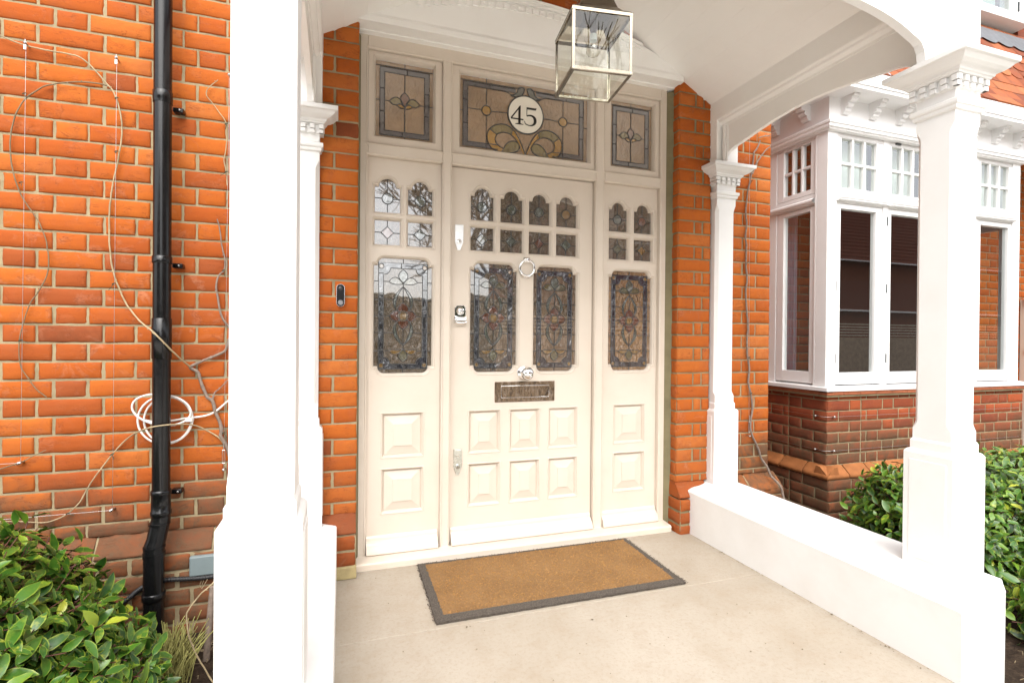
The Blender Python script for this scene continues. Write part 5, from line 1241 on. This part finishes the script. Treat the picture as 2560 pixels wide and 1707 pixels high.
# frame posts and rails
mb = MB(); FT = 2.62
mb.box(3.262, 3.352, 2.756, 2.846, .80, FT); mb.box(5.305, 5.40, 2.756, 2.85, .80, FT)
for x in (3.842, 4.348, 4.854): mb.box(x-.027, x+.027, 2.760, 2.83, .80, FT)
mb.box(3.352, 5.305, 2.765, 2.83, FT-.03, FT); mb.box(3.352, 5.305, 2.765, 2.83, 2.115, 2.20)
mb.box(3.272, 3.33, 3.215, 3.30, .80, FT); mb.box(3.272, 3.33, 2.846, 3.215, FT-.02, FT); mb.box(3.272, 3.33, 2.846, 3.215, 2.115, 2.20); mb.box(3.285, 3.33, 3.30, 3.95, .80, FT)
mb.box(3.262, 3.275, 2.846, 2.862, .80, FT)
mb.build('frame', M['bay'], bay, bevel=.003)
mb = MB()
for xa, xb in ((3.345, 3.820), (3.864, 5.31)):
    mb.strips([[(x, 2.768, 2.125), (x, 2.735, 2.128), (x, 2.729, 2.134), (x, 2.729, 2.140), (x, 2.723, 2.146), (x, 2.723, 2.156), (x, 2.765, 2.178)] for x in (xa, xb if xb < 4 else xb)], 0, True)
    for x in (xa, xb): mb.add([(x, 2.768, 2.125), (x, 2.735, 2.128), (x, 2.729, 2.134), (x, 2.729, 2.140), (x, 2.723, 2.146), (x, 2.723, 2.156), (x, 2.765, 2.178)], [tuple(range(7))])
mb.box(3.80, 3.88, 2.735, 2.768, 2.130, 2.172)
mb.strips([[(3.275, y, 2.125), (3.245, y, 2.130), (3.236, y, 2.140), (3.236, y, 2.152), (3.275, y, 2.172)] for y in (2.862, 3.30)], 0, True)
mb.build('transom_shelf', M['bay'], bay, bevel=.001)
def casement(x0, x1, z0, z1, gx0, gx1, gz0, gz1, bars, side=False, hinge=None):
    mb = MB(); Yf = 2.764
    T = (lambda u, d, z: (u, Yf+d, z)) if not side else (lambda u, d, z: (3.274+d, u, z))
    def bx(u0, u1, za, zb, d0, d1):
        vs = [T(u0, d0, za), T(u1, d0, za), T(u1, d1, za), T(u0, d1, za), T(u0, d0, zb), T(u1, d0, zb), T(u1, d1, zb), T(u0, d1, zb)]
        mb.add(vs, [(0,3,2,1),(4,5,6,7),(0,1,5,4),(1,2,6,5),(2,3,7,6),(3,0,4,7)])
    bx(x0, gx0, z0, z1, 0, .045); bx(gx1, x1, z0, z1, 0, .045); bx(gx0, gx1, z0, gz0, 0, .045); bx(gx0, gx1, gz1, z1, 0, .045)
    w_ = (gx1-gx0)
    if bars:
        for k in (1, 2): bx(gx0+w_*k/3-.009, gx0+w_*k/3+.009, gz0, gz1, .003, .040)
        zc = (gz0+gz1)/2
        for k in range(3): bx(gx0+w_*k/3+(.009 if k else 0), gx0+w_*(k+1)/3-(.009 if k < 2 else 0), zc-.009, zc+.009, .005, .038)
    o = mb.build('casement', M['bay'], bay, bevel=.003)
    mb = MB(); mb.add([T(gx0, .022, gz0), T(gx1, .022, gz0), T(gx1, .022, gz1), T(gx0, .022, gz1)], [(0,1,2,3)]); mb.build('glass', M['bay_glass'], o)
    if hinge:
        for zz in hinge[1]:
            mb = MB(); hx = x0-.002 if hinge[0] == 'l' else x1+.002
            mb.box(hx-.006, hx+.006, Yf-.006, Yf+.006, zz-.034, zz+.034); mb.build('hinge', M['hinge'], o, bevel=.001)
for k in range(4):
    xo = 3.352 + .506*k; xm = xo+.463
    g0, g1 = (xo+.048, xm-.065)
    casement(xo+.004, xm-.004, .812, 2.112, g0, g1, .897, 2.078, False, hinge=('l' if k != 3 else 'r', (1.0, 1.52, 2.02)))
    casement(xo+.004, xm-.004, 2.203, FT-.032, g0, g1, 2.228, 2.583, True)
casement(2.866, 3.211, .812, 2.112, 2.908, 3.145, .897, 2.08, False, True)
casement(2.866, 3.211, 2.203, FT-.022, 2.908, 3.150, 2.240, 2.586, True, True)
mb = MB(); mb.box(3.94, 3.99, 2.755, 2.765, 2.600, 2.612); mb.build('sash_stay', M['hinge'], bay)
# head mouldings, frieze, soffit, corbels, fascia
mb = MB()
def baysweep(prof, m_, nm, par=bay, bevel=.001):
    mb = MB(); mb.strips([[(3.25-p, 3.95, z), (3.25-p, 2.74-p, z), (5.42+p, 2.74-p, z), (5.42+p, 3.95, z)] for p, z in prof], 0, False)
    return mb.build(nm, m_, par, bevel=bevel)
baysweep([(-.02, 2.615), (.012, 2.618), (.014, 2.626), (.026, 2.632), (.026, 2.650), (.034, 2.655), (.036, 2.668), (.030, 2.676), (.006, 2.680), (0, 2.682)], M['bay'], 'head_moulding')
fz = baysweep([(0, 2.680), (0, 2.846)], M['bay'], 'frieze', bevel=0)
baysweep([(-.01, 2.846), (.150, 2.846), (.150, 2.852), (.152, 2.852)], M['bay'], 'soffit', bevel=0)
baysweep([(.151, 2.846), (.158, 2.846), (.158, 2.868), (.166, 2.872), (.166, 2.965), (.10, 2.968)], M['bay'], 'fascia')
def corbel(c, side):
    mb = MB(); w_ = .027
    pr = [(0, 2.735), (.020, 2.735), (.022, 2.742), (.036, 2.750), (.038, 2.762), (.030, 2.768), (.052, 2.776), (.060, 2.786), (.056, 2.796), (.048, 2.800), (.078, 2.806), (.088, 2.816), (.088, 2.828), (.100, 2.832), (.102, 2.846), (0, 2.846)]
    if side: mb.prism(pr, lambda a_, b_, d: (3.25-a_, c+d, b_), -w_, w_)
    else: mb.prism(pr, lambda a_, b_, d: (c+d, 2.74-a_, b_), -w_, w_)
    mb.build('corbel', M['bay'], bay, bevel=.002)
for i in range(8): corbel(3.385+.272*i, False)
for c in (2.92, 3.20, 3.48): corbel(c, True)
# tiled roof of the bay: courses of individual tiles, hipped at the left
def plane_tile(mb, e0, e1, ux, rise, n_c, rr, tmat=0):
    pass
mb = MB(); rr = random.Random(21)
c_h = [(2.585, 2.965)]
ang = [50, 57, 61, 63, 64, 64, 64, 64, 64, 64]
for a_ in ang:
    y, z = c_h[-1]; c_h.append((y+.128*math.cos(R(a_)), z+.128*math.sin(R(a_))))
for k in range(len(c_h)-2):
    (y0, z0), (y1, z1), (y2, z2) = c_h[k], c_h[k+1], c_h[k+2]
    off = y0-2.585; sc = k in (4, 5, 6)
    x = 3.05+off*.8 + (0 if k % 2 else .08)
    while x < 8.6:
        wd = .162; mb.cur = (rr.random(), rr.random(), 0); t_ = .013; j_ = rr.uniform(-.002, .002)
        xa, xb = x+.0015, x+wd-.0015; sg = rr.uniform(-.003, .003)
        ny, nz = (z1-z0), -(y1-y0); l_ = math.hypot(ny, nz); ny, nz = -ny/l_*1, -nz/l_
        # bottom edge, scalloped or straight
        ne = 8; bot = []; 
        for i in range(ne+1):
            u = i/ne; dd = (1-math.sqrt(max(0, 1-(2*u-1)**2)))*.06 if sc else 0
            bot.append((xa+(xb-xa)*u, y0+(y1-y0)/.128*dd*.9, z0+(z1-z0)/.128*dd*.9+sg*(u-.5)))
        lift = lambda p_, h_: (p_[0], p_[1]+ny*h_*1.0, p_[2]+abs(nz)*h_)
        top_ = [(xa+(xb-xa)*i/ne, y2, z2) for i in range(ne+1)]
        r1 = [lift(p_, .004+j_) for p_ in bot]; r2 = [lift(p_, .004+t_+j_) for p_ in bot]; r3 = [lift(p_, .002) for p_ in top_]
        mb.strips([r1, r2, r3], 0, False); x += wd+.001
    # left hip side
    y = 2.60+off
    xs0, xs1, xs2 = 3.085+(y0-2.585), 3.085+(y1-2.585), 3.085+(y2-2.585)
    while y < 4.4:
        mb.cur = (rr.random(), rr.random(), 0)
        mb.strips([[(xs0-.008, y+.0015, z0), (xs0-.008, y+.16, z0)], [(xs0-.018, y+.0015, z0+.012), (xs0-.018, y+.16, z0+.012)], [(xs2-.004, y+.0015, z2), (xs2-.004, y+.16, z2)]], 0, False); y += .163
mb.build('roof_tiles', M['tile'], bay, tint=True)
# lead flashing with wavy lower edge and the window over it
yT, zT = c_h[8]
mb = MB(); n_ = 240
def lz(x): 
    u = (x*4.6) % 1.0; return zT-.02+.16*0 - .045*math.sin(PI*u)**.6
bot = [(3.3+5.2*i/n_, 0, 0) for i in range(n_+1)]
dyz = ((c_h[9][0]-yT)/.128, (c_h[9][1]-zT)/.128)
rows = []
for s_ in (0, .5, 1):
    row = []
    for x, _, _ in bot:
        u = (x*4.6) % 1.0; s0 = -.05*math.sin(PI*u)**.7; s = s0*(1-s_) + .17*s_
        row.append((x, yT+dyz[0]*s-.020, zT+dyz[1]*s+.010+.004*noise.noise(Vector((x*9, s_*4, 1)))))
    rows.append(row)
mb.strips(rows, 0, False, True)
mb.build('lead_flashing', M['lead_sheet'], bay)

# interior of the bay room
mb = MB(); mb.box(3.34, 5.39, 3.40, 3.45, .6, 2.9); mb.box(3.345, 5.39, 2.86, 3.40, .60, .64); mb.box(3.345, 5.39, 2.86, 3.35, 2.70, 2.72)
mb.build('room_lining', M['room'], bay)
mb = MB(); mb.box(5.36, 5.41, 2.85, 3.5, .60, .88); mb.box(5.36, 5.41, 2.85, 3.5, 2.09, 2.20); mb.box(5.36, 5.41, 2.85, 3.5, 2.60, 2.68); mb.box(5.36, 5.41, 3.33, 3.5, .88, 2.60); mb.box(5.36, 5.41, 2.85, 2.88, .88, 2.60)
mb.build('side_frame', M['bay'], bay, bevel=.003)
mb = MB()
for k in range(4):
    xo = 3.365+.506*k
    mb.grid(lambda i, j: (xo+.44*i/20, 2.875+.006*math.sin(i*1.3), 2.15+.46*j), 20, 1)
mb.build('blind', M['blind'], bay)
mb = MB(); mb.grid(lambda i, j: (3.36+.012*math.sin(i*1.1)+.02, 3.12+.07*i/16, .82+1.3*j), 16, 1)
mb.build('curtain', M['curtain'], bay)

# upper window over the bay roof
uw = root('upper_window', (5.1, 3.2, 4.13), 'white upstairs window above the bay roof at the top right corner', 'window')
uy = 3.16; uz = 4.135
mb = MB(); mb.box(3.9, 6.20, uy-.06, uy+.1, uz, uz+.035); mb.box(3.95, 6.17, uy-.02, uy+.1, uz+.035, uz+.115)
for x in (3.95, 4.5, 5.05, 5.5, 6.03): mb.box(x, x+.14 if x > 6 else x+.07, uy-.02, uy+.1, uz+.115, uz+1.3)
mb.build('frame', M['bay'], uw, bevel=.004)
mb = MB(); mb.box(3.95, 6.1, uy+.02, uy+.03, uz+.115, uz+1.3); mb.build('glass', M['bay_glass'], uw)
mb = MB(); mb.box(4.0, 5.93, uy+.08, uy+.09, uz+.115, uz+1.3); mb.build('net_curtain', M['blind'], uw)
mb = MB(); mb.box(6.075, 6.092, uy-.028, uy-.018, uz+.13, uz+.22); mb.build('hinge', M['hinge'], uw)
mb = MB(); mb.box(6.20, 9, uy+.04, uy+.2, uz-.1, uz+1.4); mb.build('tile_hung_cheek', M['tile'], uw)

# cream side door beyond the bay
sdoor = root('side_door', (7.4, 3.45, -.15), 'cream boarded side door with small dark panes beyond the bay window', 'door')
mb = MB(); mb.box(6.86, 8.0, 3.44, 3.49, -.15, 1.58); mb.build('door_leaf', M['cream'], sdoor, bevel=.003)
mb = MB(); mb.box(6.84, 8.05, 3.41, 3.45, 1.52, 1.60); mb.box(6.84, 8.05, 3.42, 3.445, 1.02, 1.05); mb.build('rail', M['cream'], sdoor, bevel=.003)
for k in range(5):
    for zz in (1.12, 1.31):
        mb = MB(); mb.box(6.90+.22*k, 7.08+.22*k, 3.432, 3.442, zz, zz+.155); mb.build('pane', M['black'], sdoor)

# ---------------------------------------------------------------- across the street (mirrored in the glass and chrome)
def facing_house(x0, x1, y, h, rh, lab, wallm, wins=True):
    r0 = root('brick_house', ((x0+x1)/2, y, -.15), lab, 'house')
    mb = MB(); mb.box(x0, x1, y-6, y, -.15, h); mb.build('wall', wallm, r0)
    mb = MB(); mb.strips([[(x, y+.4, h-.1), (x, y-3, h+rh), (x, y-6.4, h-.1)] for x in (x0-.3, x1+.3)], 0, True)
    for k in range(22):
        t_ = k/22; mb.box(x0-.3, x1+.3, y+.4-3.4*t_-.03, y+.4-3.4*t_+.01, h-.1+(rh+.1)*t_, h-.1+(rh+.1)*t_+.05)
    mb.build('roof', M['tile'], r0)
    mb = MB(); mb.box(x0-.3, x1+.3, y+.42, y+.50, h-.14, h-.08); mb.build('gutter', M['bay'], r0)
    n_ = int((x1-x0)/2.4) if wins else 0
    for k in range(n_):
        cx = x0+1.2+2.4*k; zz = .9
        if zz+1.3 > h: continue
        mb = MB(); mb.box(cx-.7, cx+.7, y-.02, y+.06, zz-.08, zz+1.38); o = mb.build('window', M['bay'], r0)
        for q in (-.63, .04):
            mb = MB(); mb.box(cx+q, cx+q+.59, y+.055, y+.065, zz, zz+1.3); mb.build('pane', M['black'], o)
facing_house(9, 32, -8.6, 2.35, 1.5, 'low red brick outbuilding with a tiled roof behind the fence across the garden', M['brick'], False)
facing_house(7, 48, -13.5, 5.2, 4.6, 'tall red brick house with a tiled roof across the street, to the right', M['brick'])
facing_house(-24, -5, -17, 5.0, 3.0, 'red brick house with a tiled roof across the street, to the left', M['brick_dark'])
fe = root('board_fence', (9, -6.0, -.15), 'brown timber fence with slatted top at the front of the garden', 'fence')
mb = MB()
for k in range(150): mb.box(3.4+.155*k, 3.4+.155*k+.15, -6.02, -6.00, -.15, 1.25)
mb.build('boards', simple('brown_fence', (.48,.35,.24), .85, .4, 8, .002), fe)
mb = MB()
for k in range(5): mb.box(3.4, 26.6, -6.02, -6.00, 1.29+.085*k, 1.33+.085*k)
mb.build('slats', simple('pale_slats', (.6,.5,.38), .85, .3, 8, .002), fe)
hg = root('tall_hedge', (-2, -9.6, -.15), 'tall dark clipped hedge along the far side of the road', 'hedge')
mb = MB(); mb.strips([[(x, -9.6+.5*math.cos(a_)*(1+.3*noise.noise(Vector((x, a_, 1)))), .0+(2.35+.35*noise.noise(Vector((x*.7, 3, 1)))+.12*noise.noise(Vector((x*4, a_*2, 1))))*math.sin(a_)) for a_ in [PI*k/12 for k in range(13)]] for x in [-16+.12*i for i in range(190)]], 0, False, True)
mb.build('foliage', simple('hedge_foliage', (.07,.075,.035), .9, .6, 14, .05), hg)
def tree(x, y, h, sd_, lab):
    r0 = root('bare_tree', (x, y, -.15), lab, 'tree', 'bare winter trees along the street'); rr = random.Random(sd_)
    tr = MB(); br = MB()
    def grow(mb, p_, d_, l_, r_, dep):
        q = p_ + d_*l_; mb.tube([p_, (p_+q)/2 + Vector((rr.gauss(0, l_*.04), rr.gauss(0, l_*.04), 0)), q], [r_, r_*.85, r_*.7], 6 if dep < 3 else 4, cap=False)
        if dep >= 6: return
        for _ in range(3 if dep else 4):
            nd = (d_ + Vector((rr.gauss(0, .5), rr.gauss(0, .5), rr.gauss(.12, .3)))).normalized()
            grow(br, q, nd, l_*rr.uniform(.62, .82), r_*.62, dep+1)
    grow(tr, Vector((x, y, -.2)), Vector((0, 0, 1)), h*.28, h*.022, 0)
    tr.build('trunk', M['stem_dark'], r0); br.build('crown', M['stem_dark'], r0)
tree(3.0, -9.5, 8.5, 4, 'tall bare tree across the road left of the right-hand house'); tree(8.2, -10.5, 7.5, 6, 'bare tree in front of the right-hand house across the road')
tree(5.4, -9.8, 7.8, 15, 'slim bare tree between two taller bare trees across the road'); tree(-6.0, -11, 7.5, 8, 'bare tree in front of the left-hand house across the road')

scene.render.engine = 'CYCLES'
scene.cycles.max_bounces = 10; scene.cycles.transparent_max_bounces = 16
